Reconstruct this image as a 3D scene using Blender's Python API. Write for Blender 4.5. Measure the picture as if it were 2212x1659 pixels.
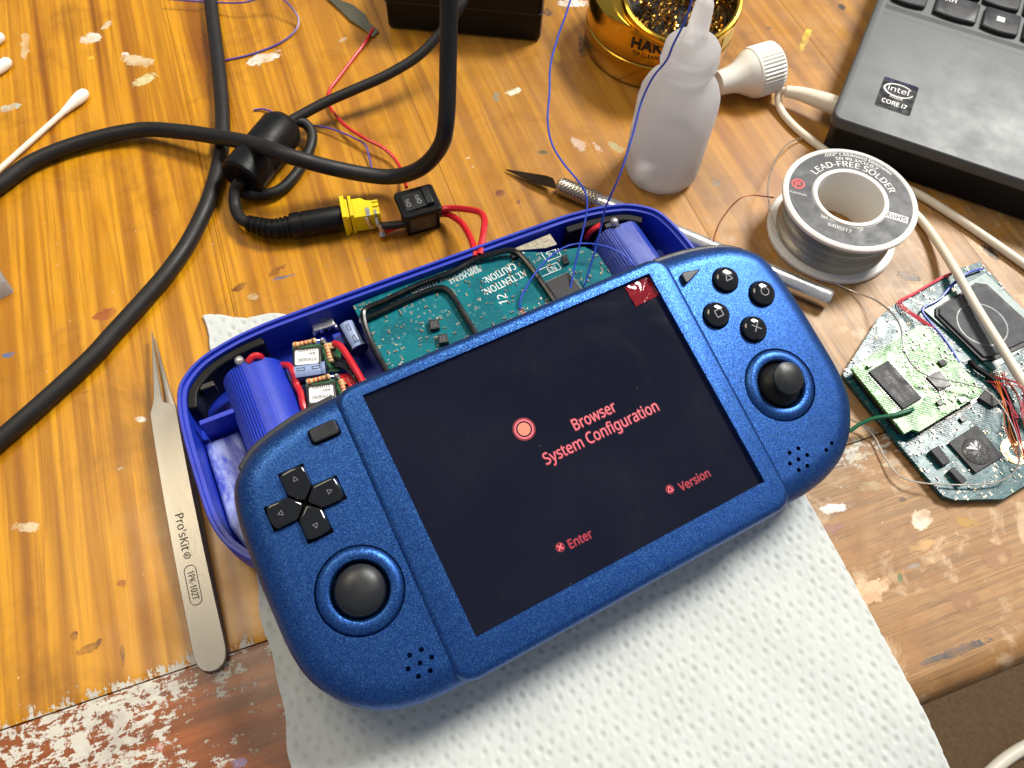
import bpy, bmesh, math, random
import numpy as np
from mathutils import Vector, Matrix

# ------------------------------------------------------------------ scene, camera, light
for o in list(bpy.data.objects): bpy.data.objects.remove(o)
sc = bpy.context.scene
COL = sc.collection
S = 0.001                       # the script is written in millimetres
HC = 262.0                      # camera height above the table
TH, RO, FPX = math.radians(28.83), math.radians(-3.79), 1729.0
CX, CY = 1106.0, 829.5          # all pixel positions are in a 2212 x 1659 copy of the photograph
_R = np.array([[1, 0, 0], [0, -math.cos(TH), -math.sin(TH)], [0, math.sin(TH), -math.cos(TH)]]).T @ \
     np.array([[math.cos(RO), -math.sin(RO), 0], [math.sin(RO), math.cos(RO), 0], [0, 0, 1]])
cd = bpy.data.cameras.new('camera'); cam = bpy.data.objects.new('camera', cd); COL.objects.link(cam)
m = Matrix.Identity(4)
for i in range(3):
    m[i][0] = _R[i, 0]; m[i][1] = -_R[i, 1]; m[i][2] = -_R[i, 2]
m[0][3], m[1][3], m[2][3] = 0, 0, HC * S
cam.matrix_world = m
cd.sensor_width = 36; cd.lens = FPX / 2212 * 36; cd.clip_start = 0.01; cd.clip_end = 50
cd.dof.use_dof = True; cd.dof.focus_distance = 0.262; cd.dof.aperture_fstop = 30
sc.camera = cam
w = bpy.data.worlds.new('World'); sc.world = w; w.use_nodes = True
bg = w.node_tree.nodes['Background']; bg.inputs[0].default_value = (0.80, 0.84, 0.95, 1); bg.inputs[1].default_value = 0.36
sc.view_settings.view_transform = 'Standard'; sc.view_settings.look = 'None'
sc.view_settings.exposure = 0.0; sc.view_settings.gamma = 1.0

def lamp(name, loc, target, size, power, color, shape='DISK', sizey=None):
    l = bpy.data.lights.new(name, 'AREA'); l.shape = shape; l.size = size * S; l.energy = power; l.color = color
    if sizey: l.size_y = sizey * S
    o = bpy.data.objects.new(name, l); COL.objects.link(o)
    o.location = Vector(loc) * S
    o.rotation_euler = (Vector(target) - Vector(loc)).to_track_quat('-Z', 'Y').to_euler()
    return o
lamp('ceiling_lamp_light', (1150, 1340, 1950), (100, 140, 0), 720, 94, (1.0, 0.965, 0.90), 'RECTANGLE', 520)
lamp('room_lamp_light', (-420, 420, 1200), (-40, 180, 0), 620, 6.5, (1.0, 0.84, 0.58))

# ------------------------------------------------------------------ helpers
def V(*a): return Vector(a)
def ray(u, v): return _R @ np.array([(u - CX) / FPX, (v - CY) / FPX, 1.0])
def P(u, v, z=0.0):
    d = ray(u, v); k = (HC - z) / -d[2]
    return Vector((d[0] * k, d[1] * k, HC + d[2] * k))
ORG = {}
def tag(o, label=None, cat=None, group=None, kind=None):
    if label: o['label'] = label
    if cat: o['category'] = cat
    if group: o['group'] = group
    if kind: o['kind'] = kind
    return o
def thing(name, label, cat, loc=(0, 0, 0), rot=None, group=None, kind=None):
    o = bpy.data.objects.new(name, None); COL.objects.link(o)
    M = (rot.to_4x4() if rot is not None else Matrix.Identity(4))
    M.translation = Vector(loc) * S
    o.matrix_world = M; o.empty_display_size = 0.005
    ORG[o.name] = Vector(loc)
    return tag(o, label, cat, group, kind)
def catmull(pts, n=8, closed=False):
    pts = [Vector(p) for p in pts]; out = []; N = len(pts)
    rng = range(N if closed else N - 1)
    for i in rng:
        if closed: a, b, c, d = pts[i - 1], pts[i], pts[(i + 1) % N], pts[(i + 2) % N]
        else:
            b, c = pts[i], pts[i + 1]
            a = pts[i - 1] if i else b * 2 - c
            d = pts[i + 2] if i + 2 < N else c * 2 - b
        for k in range(n):
            t = k / n
            out.append(0.5 * ((2 * b) + (c - a) * t + (2 * a - 5 * b + 4 * c - d) * t * t + (3 * b - a - 3 * c + d) * t ** 3))
    if not closed: out.append(pts[-1].copy())
    return out
def frame(z, x=None):
    z = Vector(z).normalized()
    x = Vector(x) if x is not None else (V(1, 0, 0) if abs(z.x) < 0.9 else V(0, 1, 0))
    y = z.cross(x).normalized(); x = y.cross(z)
    return Matrix((x, y, z)).transposed()
class MB:
    def __init__(s): s.v, s.f = [], []
    def add(s, vs, fs, M=None):
        k = len(s.v)
        s.v += [tuple(M @ Vector(p)) if M is not None else tuple(p) for p in vs]
        s.f += [tuple(i + k for i in q) for q in fs]; return s
    def box(s, c, d, M=None):
        x, y, z = [q / 2 for q in d]; c = Vector(c)
        vs = [c + V(i * x, j * y, k * z) for k in (-1, 1) for j in (-1, 1) for i in (-1, 1)]
        return s.add(vs, [(0, 2, 3, 1), (4, 5, 7, 6), (0, 1, 5, 4), (2, 6, 7, 3), (0, 4, 6, 2), (1, 3, 7, 5)], M)
    def lathe(s, prof, n=32, M=None, closed=False):
        vs, fs, rings = [], [], []
        for r, z in prof:
            if r < 1e-6: rings.append([len(vs)]); vs.append((0, 0, z))
            else:
                rings.append(list(range(len(vs), len(vs) + n)))
                vs += [(r * math.cos(2 * math.pi * i / n), r * math.sin(2 * math.pi * i / n), z) for i in range(n)]
        pairs = list(zip(rings, rings[1:])) + ([(rings[-1], rings[0])] if closed else [])
        for a, b in pairs:
            for i in range(n):
                j = (i + 1) % n
                if len(a) == 1 and len(b) == 1: continue
                if len(a) == 1: fs.append((a[0], b[j], b[i]))
                elif len(b) == 1: fs.append((a[i], a[j], b[0]))
                else: fs.append((a[i], a[j], b[j], b[i]))
        return s.add(vs, fs, M)
    def cyl(s, p0, p1, r0, r1=None, n=24):
        p0, p1 = Vector(p0), Vector(p1); r1 = r0 if r1 is None else r1
        M = frame(p1 - p0).to_4x4(); M.translation = p0
        L = (p1 - p0).length
        return s.lathe([(0, 0), (r0, 0), (r1, L), (0, L)], n, M)
    def tube(s, pts, r, n=10, sub=8, smooth=True):
        pts = catmull(pts, sub) if smooth else [Vector(p) for p in pts]
        N = len(pts); vs, fs = [], []
        rr = r if callable(r) else (lambda t: r)
        t0 = (pts[1] - pts[0]).normalized(); x = frame(t0) @ V(1, 0, 0)
        for i, p in enumerate(pts):
            t = (pts[min(i + 1, N - 1)] - pts[max(i - 1, 0)]).normalized()
            x = (x - t * x.dot(t)).normalized(); y = t.cross(x); q = rr(i / (N - 1))
            vs += [p + (x * math.cos(2 * math.pi * k / n) + y * math.sin(2 * math.pi * k / n)) * q for k in range(n)]
        for i in range(N - 1):
            for k in range(n):
                l = (k + 1) % n
                fs.append((i * n + k, i * n + l, (i + 1) * n + l, (i + 1) * n + k))
        fs.append(tuple(range(n - 1, -1, -1))); fs.append(tuple(range((N - 1) * n, N * n)))
        return s.add(vs, fs)
    def prism(s, poly, z0, z1, M=None):
        n = len(poly)
        ar = sum(poly[i][0] * poly[(i + 1) % n][1] - poly[(i + 1) % n][0] * poly[i][1] for i in range(n))
        if ar < 0: poly = list(reversed(poly))
        vs = [(p[0], p[1], z0) for p in poly] + [(p[0], p[1], z1) for p in poly]
        fs = [tuple(range(n - 1, -1, -1)), tuple(range(n, 2 * n))]
        fs += [(i, (i + 1) % n, n + (i + 1) % n, n + i) for i in range(n)]
        return s.add(vs, fs, M)
    def rings(s, loops, M=None, cap0=True, cap1=True):
        n = len(loops[0]); vs = [p for l in loops for p in l]; fs = []
        for a in range(len(loops) - 1):
            for i in range(n):
                j = (i + 1) % n
                fs.append((a * n + i, a * n + j, (a + 1) * n + j, (a + 1) * n + i))
        if cap0: fs.append(tuple(range(n - 1, -1, -1)))
        if cap1: k = (len(loops) - 1) * n; fs.append(tuple(range(k, k + n)))
        return s.add(vs, fs, M)
    def build(s, name, mat, parent=None, loc=None, world=False, smooth=35, bevel=0, seg=2):
        off = V(0, 0, 0)
        if world:
            root = parent
            while root is not None and root.name not in ORG: root = root.parent
            off = ORG[root.name] if root is not None else Vector(loc)
        me = bpy.data.meshes.new(name)
        me.from_pydata([((p[0] - off.x) * S, (p[1] - off.y) * S, (p[2] - off.z) * S) for p in s.v], [], s.f)
        me.update()
        o = bpy.data.objects.new(name, me); COL.objects.link(o)
        if mat is not None: me.materials.append(mat)
        if smooth:
            me.polygons.foreach_set('use_smooth', [True] * len(me.polygons))
            me.set_sharp_from_angle(angle=math.radians(smooth))
        if bevel:
            b = o.modifiers.new('bevel', 'BEVEL'); b.width = bevel * S; b.segments = seg; b.limit_method = 'ANGLE'
            b.angle_limit = math.radians(40); b.use_clamp_overlap = True
        if parent is not None: o.parent = parent
        if loc is not None:
            o.location = Vector(loc) * S
            if parent is None: ORG[o.name] = Vector(loc)
        return o
def boolean(o, cutter, smooth=35):
    c = cutter.build('cut_tool', None, smooth=0); c.parent = o.parent
    b = o.modifiers.new('cut', 'BOOLEAN'); b.object = c; b.operation = 'DIFFERENCE'; b.solver = 'MANIFOLD'
    bpy.context.view_layer.update()
    dg = bpy.context.evaluated_depsgraph_get()
    me = bpy.data.meshes.new_from_object(o.evaluated_get(dg))
    old = o.data; o.modifiers.clear(); o.data = me; bpy.data.meshes.remove(old)
    cm = c.data; bpy.data.objects.remove(c); bpy.data.meshes.remove(cm)
    me.polygons.foreach_set('use_smooth', [True] * len(me.polygons)); me.set_sharp_from_angle(angle=math.radians(smooth))
    return o
_tc = {}
try: FONT = bpy.data.fonts.load(bpy.utils.resource_path('LOCAL') + '/datafiles/fonts/NotoSansMath-Regular.woff2')     # Blender's own bundled typeface
except Exception: FONT = None
def text_geo(s, bold=0.0, shear=0.0):
    k = (s, bold, shear)
    if k in _tc: return _tc[k]
    c = bpy.data.curves.new('t', 'FONT'); c.body = s; c.size = 1.0; c.resolution_u = 2; c.shear = shear
    if FONT: c.font = FONT
    else: c.offset = bold * 0.5
    o = bpy.data.objects.new('t', c); COL.objects.link(o)
    bpy.context.view_layer.update(); dg = bpy.context.evaluated_depsgraph_get()
    e = o.evaluated_get(dg); me = e.to_mesh()
    vs = [tuple(q.co) for q in me.vertices]; fs = [tuple(p.vertices) for p in me.polygons]
    e.to_mesh_clear(); bpy.data.objects.remove(o); bpy.data.curves.remove(c)
    x0 = min(q[0] for q in vs); x1 = max(q[0] for q in vs)
    global CAPH
    if CAPH is None: CAPH = max(q[1] for q in vs)
    vs = [((q[0] - x0) / (x1 - x0), q[1] / CAPH, 0) for q in vs]
    asp = (x1 - x0) / CAPH
    if FONT and bold > 0.008:           # heavier strokes: the same outline laid again a hair to each side
        n0 = len(vs); v0, f0 = list(vs), list(fs); dx = bold * 1.1
        for c_, (ox, oy) in enumerate(((-dx, 0), (dx, 0), (0, -dx), (0, dx)) if bold > 0.015 else ((-dx, 0), (dx, 0))):
            vs += [(q[0] + ox / asp, q[1] + oy, 0.0002 * (c_ + 1)) for q in v0]; fs += [tuple(i + n0 * (c_ + 1) for i in f) for f in f0]
    _tc[k] = (vs, fs, asp); return _tc[k]
CAPH = None; text_geo('H')              # the first call measures the height of a capital
def text(parent, s, A, B, mat, h=None, up=(0, 0, 1), bold=0.01, name='lettering', world=False, lift=0.06):
    """flat lettering whose baseline runs from A to B (mm, parent's frame); h = height of a capital"""
    vs, fs, asp = text_geo(s, bold)
    A, B = Vector(A), Vector(B); x = B - A; L = x.length; xd = x / L; up = Vector(up).normalized(); yd = up.cross(xd)
    if h is None: h = L / asp
    mb = MB(); mb.add([A + xd * (q[0] * L) + yd * (q[1] * h) + up * (lift + q[2] * 15) for q in vs], fs)
    return mb.build(name, mat, parent, smooth=0, world=world)
def arc_text(parent, s, cx, cy, z, R, ang, width, h, mat, inward=False, bold=0.02, name='lettering'):
    vs, fs, asp = text_geo(s, bold); out = []
    for x, y, z_ in vs:
        d = (x - 0.5) * width / R
        if not inward: a = ang - d; r = R + y * h
        else: a = ang + d; r = R - y * h
        out.append((cx + r * math.cos(a), cy + r * math.sin(a), z + z_ * 15))
    mb = MB(); mb.add(out, fs); return mb.build(name, mat, parent, smooth=0)
def offset_poly(pts, d):
    """inset (d>0) of a closed counter-clockwise 2-D loop"""
    n = len(pts); out = []
    for i in range(n):
        a, b, c = pts[i - 1], pts[i], pts[(i + 1) % n]
        e1 = Vector((b[0] - a[0], b[1] - a[1])); e2 = Vector((c[0] - b[0], c[1] - b[1]))
        e1.normalize(); e2.normalize()
        n1 = Vector((-e1.y, e1.x)); n2 = Vector((-e2.y, e2.x)); q = n1 + n2
        q = q / max(q.length, 1e-6); k = d / max(0.5, q.dot(n1))
        out.append((b[0] + q.x * k, b[1] + q.y * k))
    return out
def rrect(w, h, r, n=5, cx=0, cy=0):
    out = []
    for (sx, sy, a0) in ((1, 1, 0), (-1, 1, 90), (-1, -1, 180), (1, -1, 270)):
        for k in range(n + 1):
            a = math.radians(a0 + 90 * k / n)
            out.append((cx + sx * (w / 2 - r) + r * math.cos(a), cy + sy * (h / 2 - r) + r * math.sin(a)))
    return out

# ------------------------------------------------------------------ materials
def lin(c):
    return tuple(((x / 255) / 12.92 if x / 255 <= 0.04045 else ((x / 255 + 0.055) / 1.055) ** 2.4) for x in c)
class NT:
    def __init__(s, name):
        s.m = bpy.data.materials.new(name); s.m.use_nodes = True; s.t = s.m.node_tree; s.n = s.t.nodes
        s.b = s.n['Principled BSDF']; s.out = s.n['Material Output']
        s.tc = s.n.new('ShaderNodeTexCoord')
    def lk(s, a, b): s.t.links.new(a, b)
    def val(s, sock, v):
        if isinstance(v, bpy.types.NodeSocket): s.lk(v, sock)
        else: sock.default_value = v
    def mapping(s, scale=(1, 1, 1), rot=(0, 0, 0), loc=(0, 0, 0), src=None):
        n = s.n.new('ShaderNodeMapping'); n.inputs['Scale'].default_value = scale
        n.inputs['Rotation'].default_value = rot; n.inputs['Location'].default_value = loc
        s.lk(src or s.tc.outputs['Object'], n.inputs['Vector']); return n.outputs[0]
    def noise(s, vec, scale, detail=3, rough=0.5, dist=0.0, out='Fac'):
        n = s.n.new('ShaderNodeTexNoise'); s.lk(vec, n.inputs['Vector']); n.inputs['Scale'].default_value = scale
        n.inputs['Detail'].default_value = detail; n.inputs['Roughness'].default_value = rough; n.inputs['Distortion'].default_value = dist
        return n.outputs[0 if out == 'Fac' else 1]
    def voro(s, vec, scale, feature='F1', out='Distance', rnd=1.0):
        n = s.n.new('ShaderNodeTexVoronoi'); n.feature = feature; s.lk(vec, n.inputs['Vector'])
        n.inputs['Scale'].default_value = scale; n.inputs['Randomness'].default_value = rnd; return n.outputs[out]
    def ramp(s, f, stops, interp='LINEAR'):
        n = s.n.new('ShaderNodeValToRGB'); n.color_ramp.interpolation = interp; e = n.color_ramp.elements
        while len(e) > 1: e.remove(e[-1])
        e[0].position = stops[0][0]; c = stops[0][1]; e[0].color = (*c, 1) if not isinstance(c, float) else (c, c, c, 1)
        for p, c in stops[1:]:
            q = e.new(p); q.color = (*c, 1) if not isinstance(c, float) else (c, c, c, 1)
        s.lk(f, n.inputs[0]); return n.outputs[0]
    def mix(s, f, a, b, mode='MIX'):
        n = s.n.new('ShaderNodeMix'); n.data_type = 'RGBA'; n.blend_type = mode
        s.val(n.inputs[0], f)
        for k, v in ((6, a), (7, b)):
            s.val(n.inputs[k], (*v, 1) if isinstance(v, tuple) and len(v) == 3 else v)
        return n.outputs[2]
    def math(s, op, a, b=0.0, clamp=False):
        n = s.n.new('ShaderNodeMath'); n.operation = op; n.use_clamp = clamp; s.val(n.inputs[0], a); s.val(n.inputs[1], b); return n.outputs[0]
    def attr(s, name, out='Color'):
        n = s.n.new('ShaderNodeAttribute'); n.attribute_name = name; return n.outputs[out]
    def bump(s, h, strength=0.3, dist=0.2, normal=None):
        n = s.n.new('ShaderNodeBump'); n.inputs['Strength'].default_value = strength; n.inputs['Distance'].default_value = dist * S
        s.lk(h, n.inputs['Height'])
        if normal is not None: s.lk(normal, n.inputs['Normal'])
        return n.outputs[0]
    def set(s, color=None, rough=None, metal=None, normal=None, **kw):
        b = s.b.inputs
        if color is not None: s.val(b['Base Color'], (*color, 1) if isinstance(color, tuple) else color)
        if rough is not None: s.val(b['Roughness'], rough)
        if metal is not None: s.val(b['Metallic'], metal)
        if normal is not None: s.lk(normal, b['Normal'])
        for k, v in kw.items():
            v = (*v, 1) if isinstance(v, tuple) and len(v) == 3 and 'Color' in k else v
            s.val(b[k.replace('_', ' ')], v)
        return s.m
def pm(name, rgb, rough=0.5, metal=0.0, var=0.25, scale=0.4, bump=0.0, bscale=2.0, **kw):
    """plain procedural material: colour with a little mottling (scale in 1/mm) and fine relief"""
    n = NT(name); c = lin(rgb); f = n.noise(n.tc.outputs['Object'], scale * 1000, 4, 0.6)
    col = n.mix(f, tuple(x * (1 - var) for x in c), tuple(min(1, x * (1 + var)) for x in c))
    rg = n.ramp(n.noise(n.tc.outputs['Object'], scale * 700, 3), [(0.3, max(0.02, rough - 0.07)), (0.7, min(1.0, rough + 0.07))])
    nm = n.bump(n.noise(n.tc.outputs['Object'], bscale * 1000, 2), bump, 0.1) if bump else None
    return n.set(col, rg, metal, nm, **kw)
M = {}
M['black'] = pm('black_plastic', (13, 13, 14), 0.46, bump=0.08, bscale=6, Specular_IOR_Level=0.22)
M['rubber'] = pm('black_rubber', (27, 26, 25), 0.52, var=0.5, scale=0.12, bump=0.3, bscale=0.8, Specular_IOR_Level=0.35)
M['gloss'] = pm('glossy_black', (10, 11, 13), 0.07, var=0.1, Coat_Weight=0.6, Coat_Roughness=0.04)
M['stick'] = pm('soft_black', (29, 31, 34), 0.4, bump=0.05, bscale=8)
M['key'] = pm('key_plastic', (33, 33, 35), 0.45, bump=0.06, bscale=9)
M['white'] = pm('white_plastic', (232, 229, 220), 0.38, var=0.06)
M['chalk'] = pm('white_print', (225, 226, 222), 0.6, var=0.06)
M['greyprint'] = pm('grey_print', (118, 121, 126), 0.5, var=0.1)
M['dimprint'] = pm('dim_print', (84, 85, 88), 0.5, var=0.1)
M['ink'] = pm('black_ink', (30, 26, 24), 0.55)
M['void'] = pm('dark_gap', (5, 5, 6), 0.9, Specular_IOR_Level=0.05)
M['midprint'] = pm('light_grey_print', (176, 178, 180), 0.5, var=0.06)
M['etch'] = pm('etched_mark', (74, 68, 62), 0.6)
M['red'] = pm('red_insulation', (196, 30, 42), 0.32, var=0.12)
M['blue_wire'] = pm('blue_insulation', (44, 74, 190), 0.32, var=0.12)
M['violet_wire'] = pm('violet_insulation', (88, 72, 160), 0.35, var=0.12)
M['green_wire'] = pm('green_insulation', (10, 92, 62), 0.35, var=0.12)
M['pink_wire'] = pm('pink_enamel', (205, 70, 84), 0.35, var=0.1)
M['orange_wire'] = pm('orange_enamel', (204, 108, 44), 0.35, var=0.1)
M['copper'] = pm('brown_copper', (96, 52, 30), 0.32, 0.8)
M['solder'] = pm('solder_metal', (196, 192, 184), 0.3, 0.75, var=0.2, scale=0.8, bump=0.1, bscale=2)
M['steel'] = pm('bright_steel', (214, 213, 210), 0.24, 0.8, var=0.1)
M['tin'] = pm('tin_metal', (190, 182, 160), 0.34, 0.8, var=0.25, scale=1.2)
M['gold'] = pm('gold_plating', (208, 166, 62), 0.16, 1.0, var=0.12, scale=0.08)
M['brass'] = pm('brass_wool', (176, 134, 58), 0.22, 1.0, var=0.35, scale=0.6)
M['yellow'] = pm('yellow_plastic', (238, 216, 22), 0.4, var=0.06)
M['cotton'] = pm('cotton', (240, 236, 226), 0.95, var=0.07, scale=1.5, bump=0.5, bscale=3)
M['paperstick'] = pm('paper_stick', (238, 228, 208), 0.75, var=0.06)
M['lead_black'] = pm('black_insulation', (14, 14, 15), 0.28, var=0.1)
M['chip'] = pm('chip_epoxy', (58, 58, 60), 0.5, Specular_IOR_Level=0.2, var=0.1, bump=0.1, bscale=6)
M['chipdark'] = pm('dark_chip_epoxy', (30, 30, 31), 0.42, var=0.1, bump=0.1, bscale=6)
M['resistor'] = pm('resistor_body', (206, 176, 124), 0.4, var=0.1)
M['bandred'] = pm('red_band', (190, 52, 36), 0.4)
M['bandorange'] = pm('orange_band', (206, 112, 52), 0.4)
M['bandbrown'] = pm('brown_band', (112, 56, 30), 0.4)
M['capblue'] = pm('capacitor_sleeve', (24, 30, 66), 0.3, var=0.1)
M['capstripe'] = pm('capacitor_stripe', (132, 150, 188), 0.35, var=0.25, scale=1.5)
M['label'] = pm('paper_label', (232, 232, 230), 0.6, var=0.04)
M['redlogo'] = pm('red_logo', (214, 50, 58), 0.5)
M['pcbgreen'] = pm('module_pcb', (16, 92, 56), 0.4, var=0.2)
M['greymetal'] = pm('dull_blade_metal', (128, 124, 104), 0.35, 0.85, var=0.15, scale=0.1)
M['bladedark'] = pm('dark_blade', (64, 50, 38), 0.3, 0.9, var=0.25, scale=0.08)
M['shoulder'] = pm('shoulder_plastic', (50, 51, 54), 0.42)
M['cable_white'] = pm('white_cable', (226, 216, 196), 0.42, var=0.06)
M['pad'] = pm('solder_pad', (196, 168, 130), 0.35, 0.6, var=0.25, scale=0.5)
M['smd'] = pm('surface_part', (104, 90, 72), 0.42, 0.1, var=0.7, scale=0.35)
M['lead'] = pm('chip_lead', (150, 149, 144), 0.36, 0.7, var=0.2)

def mk_frosted():
    n = NT('frosted_polyethylene')
    m = n.set(lin((238, 237, 237)), n.ramp(n.noise(n.tc.outputs['Object'], 90, 3), [(0.3, 0.34), (0.7, 0.42)]), 0.0, Transmission_Weight=0.72, IOR=1.2)
    tr = n.n.new('ShaderNodeBsdfTranslucent'); n.lk(n.mix(n.noise(n.tc.outputs['Object'], 60, 2), (0.88, 0.87, 0.86), (0.93, 0.92, 0.92)), tr.inputs[0])
    mx = n.n.new('ShaderNodeMixShader'); mx.inputs[0].default_value = 0.42; n.lk(n.b.outputs[0], mx.inputs[1]); n.lk(tr.outputs[0], mx.inputs[2]); n.lk(mx.outputs[0], n.out.inputs[0])
    return m
M['frosted'] = mk_frosted()
def mk_clear(name, rough=0.05, tint=(245, 245, 245)):
    n = NT(name)
    return n.set(lin(tint), n.ramp(n.noise(n.tc.outputs['Object'], 400, 2), [(0.3, rough), (0.8, rough + 0.08)]), 0.0, Transmission_Weight=0.95, IOR=1.45)
M['clear'] = mk_clear('clear_plastic'); M['glue'] = mk_clear('hot_glue', 0.18)

def mk_flake(name):
    n = NT(name); o = n.tc.outputs['Object']
    c = n.voro(o, 4600, out='Color'); big = n.noise(o, 500, 3, 0.6)
    geo = n.n.new('ShaderNodeNewGeometry')
    sub = n.n.new('ShaderNodeVectorMath'); sub.operation = 'SUBTRACT'; n.lk(c, sub.inputs[0]); sub.inputs[1].default_value = (0.5, 0.5, 0.5)
    scl = n.n.new('ShaderNodeVectorMath'); scl.operation = 'SCALE'; n.lk(sub.outputs[0], scl.inputs[0]); scl.inputs['Scale'].default_value = 0.18
    add = n.n.new('ShaderNodeVectorMath'); add.operation = 'ADD'; n.lk(scl.outputs[0], add.inputs[0]); n.lk(geo.outputs['Normal'], add.inputs[1])
    nrm = n.n.new('ShaderNodeVectorMath'); nrm.operation = 'NORMALIZE'; n.lk(add.outputs[0], nrm.inputs[0])
    sep = n.n.new('ShaderNodeSeparateColor'); n.lk(c, sep.inputs[0])
    col = n.ramp(sep.outputs[0], [(0.0, lin((20, 56, 118))), (0.6, lin((29, 74, 140))), (1.0, lin((64, 116, 172)))])
    col = n.mix(n.ramp(big, [(0.35, 0.0), (0.7, 0.35)]), col, lin((22, 62, 146)))
    return n.set(col, 0.4, 0.84, nrm.outputs[0], Coat_Weight=0.12, Coat_Roughness=0.4)
M['flake'] = mk_flake('metallic_blue_paint')

def mk_print(name, rgb, dust=0.0, layer=0.35):
    n = NT(name); o = n.tc.outputs['Object']; c = lin(rgb)
    f = n.noise(o, 160, 5, 0.65)
    col = n.mix(f, tuple(x * 0.7 for x in c), tuple(min(1, x * 1.25 + 0.01) for x in c))
    spk = n.ramp(n.noise(o, 1600, 2), [(0.64, 0.0), (0.72, 0.5)])
    col = n.mix(spk, col, lin((60, 96, 206)))
    if dust:
        d = n.ramp(n.noise(n.mapping((1, 0.45, 1)), 70, 6, 0.7, 0.6), [(0.44, 0.0), (0.58, dust)])
        col = n.mix(d, col, lin((172, 186, 226)))
    wv = n.n.new('ShaderNodeTexWave'); wv.bands_direction = 'Z'; n.lk(o, wv.inputs['Vector']); wv.inputs['Scale'].default_value = 1000
    nm = n.bump(wv.outputs[1], layer, 0.06); nm = n.bump(n.noise(o, 1800, 2), 0.25, 0.08, nm)
    return n.set(col, 0.42, 0.0, nm)
M['print'] = mk_print('blue_printed_plastic', (9, 46, 176))
M['print_dust'] = mk_print('sanded_blue_plastic', (14, 52, 184), 0.7)
M['print_light'] = mk_print('pale_blue_printed_plastic', (16, 48, 154), 0.12)

def mk_screen():
    n = NT('screen_glass'); o = n.tc.outputs['Object']
    sm = n.ramp(n.noise(o, 22, 6, 0.62, 0.8), [(0.4, 0.06), (0.75, 0.26)])
    dust = n.math('MULTIPLY', n.ramp(n.voro(o, 260), [(0.02, 0.9), (0.05, 0.0)]), n.ramp(n.noise(o, 60, 3), [(0.5, 0.0), (0.6, 1.0)]))
    col = n.mix(n.math('ADD', dust, n.ramp(n.noise(o, 30, 5), [(0.42, 0.0), (0.75, 0.02)])), lin((6, 7, 14)), lin((110, 112, 120)))
    return n.set(col, sm, 0.0, Emission_Color=lin((34, 40, 92)), Emission_Strength=0.11, Specular_IOR_Level=0.4)
M['screen'] = mk_screen()
def mk_emit(name, rgb, st):
    n = NT(name); f = n.noise(n.tc.outputs['Object'], 900, 1)
    c = lin(rgb); col = n.mix(f, tuple(x * 0.75 for x in c), c)
    return n.set((0.02, 0.02, 0.02), 0.3, 0.0, Emission_Color=col, Emission_Strength=st)
M['lit_pink'] = mk_emit('lit_pink', (255, 112, 124), 1.4)
M['lit_peach'] = mk_emit('lit_peach', (255, 150, 116), 1.2)
M['lit_red'] = mk_emit('lit_red', (232, 64, 92), 0.95)
M['lit_dim'] = mk_emit('lit_dim_red', (232, 50, 84), 0.8)
M['glow'] = mk_emit('lit_halo', (190, 14, 44), 0.6)

def mk_tape():
    n = NT('red_tape'); o = n.tc.outputs['Object']
    nm = n.bump(n.noise(n.mapping((1, 1.6, 1)), 48, 1, 0.4, 1.6), 0.9, 3.0)
    return n.set(lin((120, 10, 24)), 0.08, 0.0, nm, Coat_Weight=0.5)
M['tape'] = mk_tape()

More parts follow.
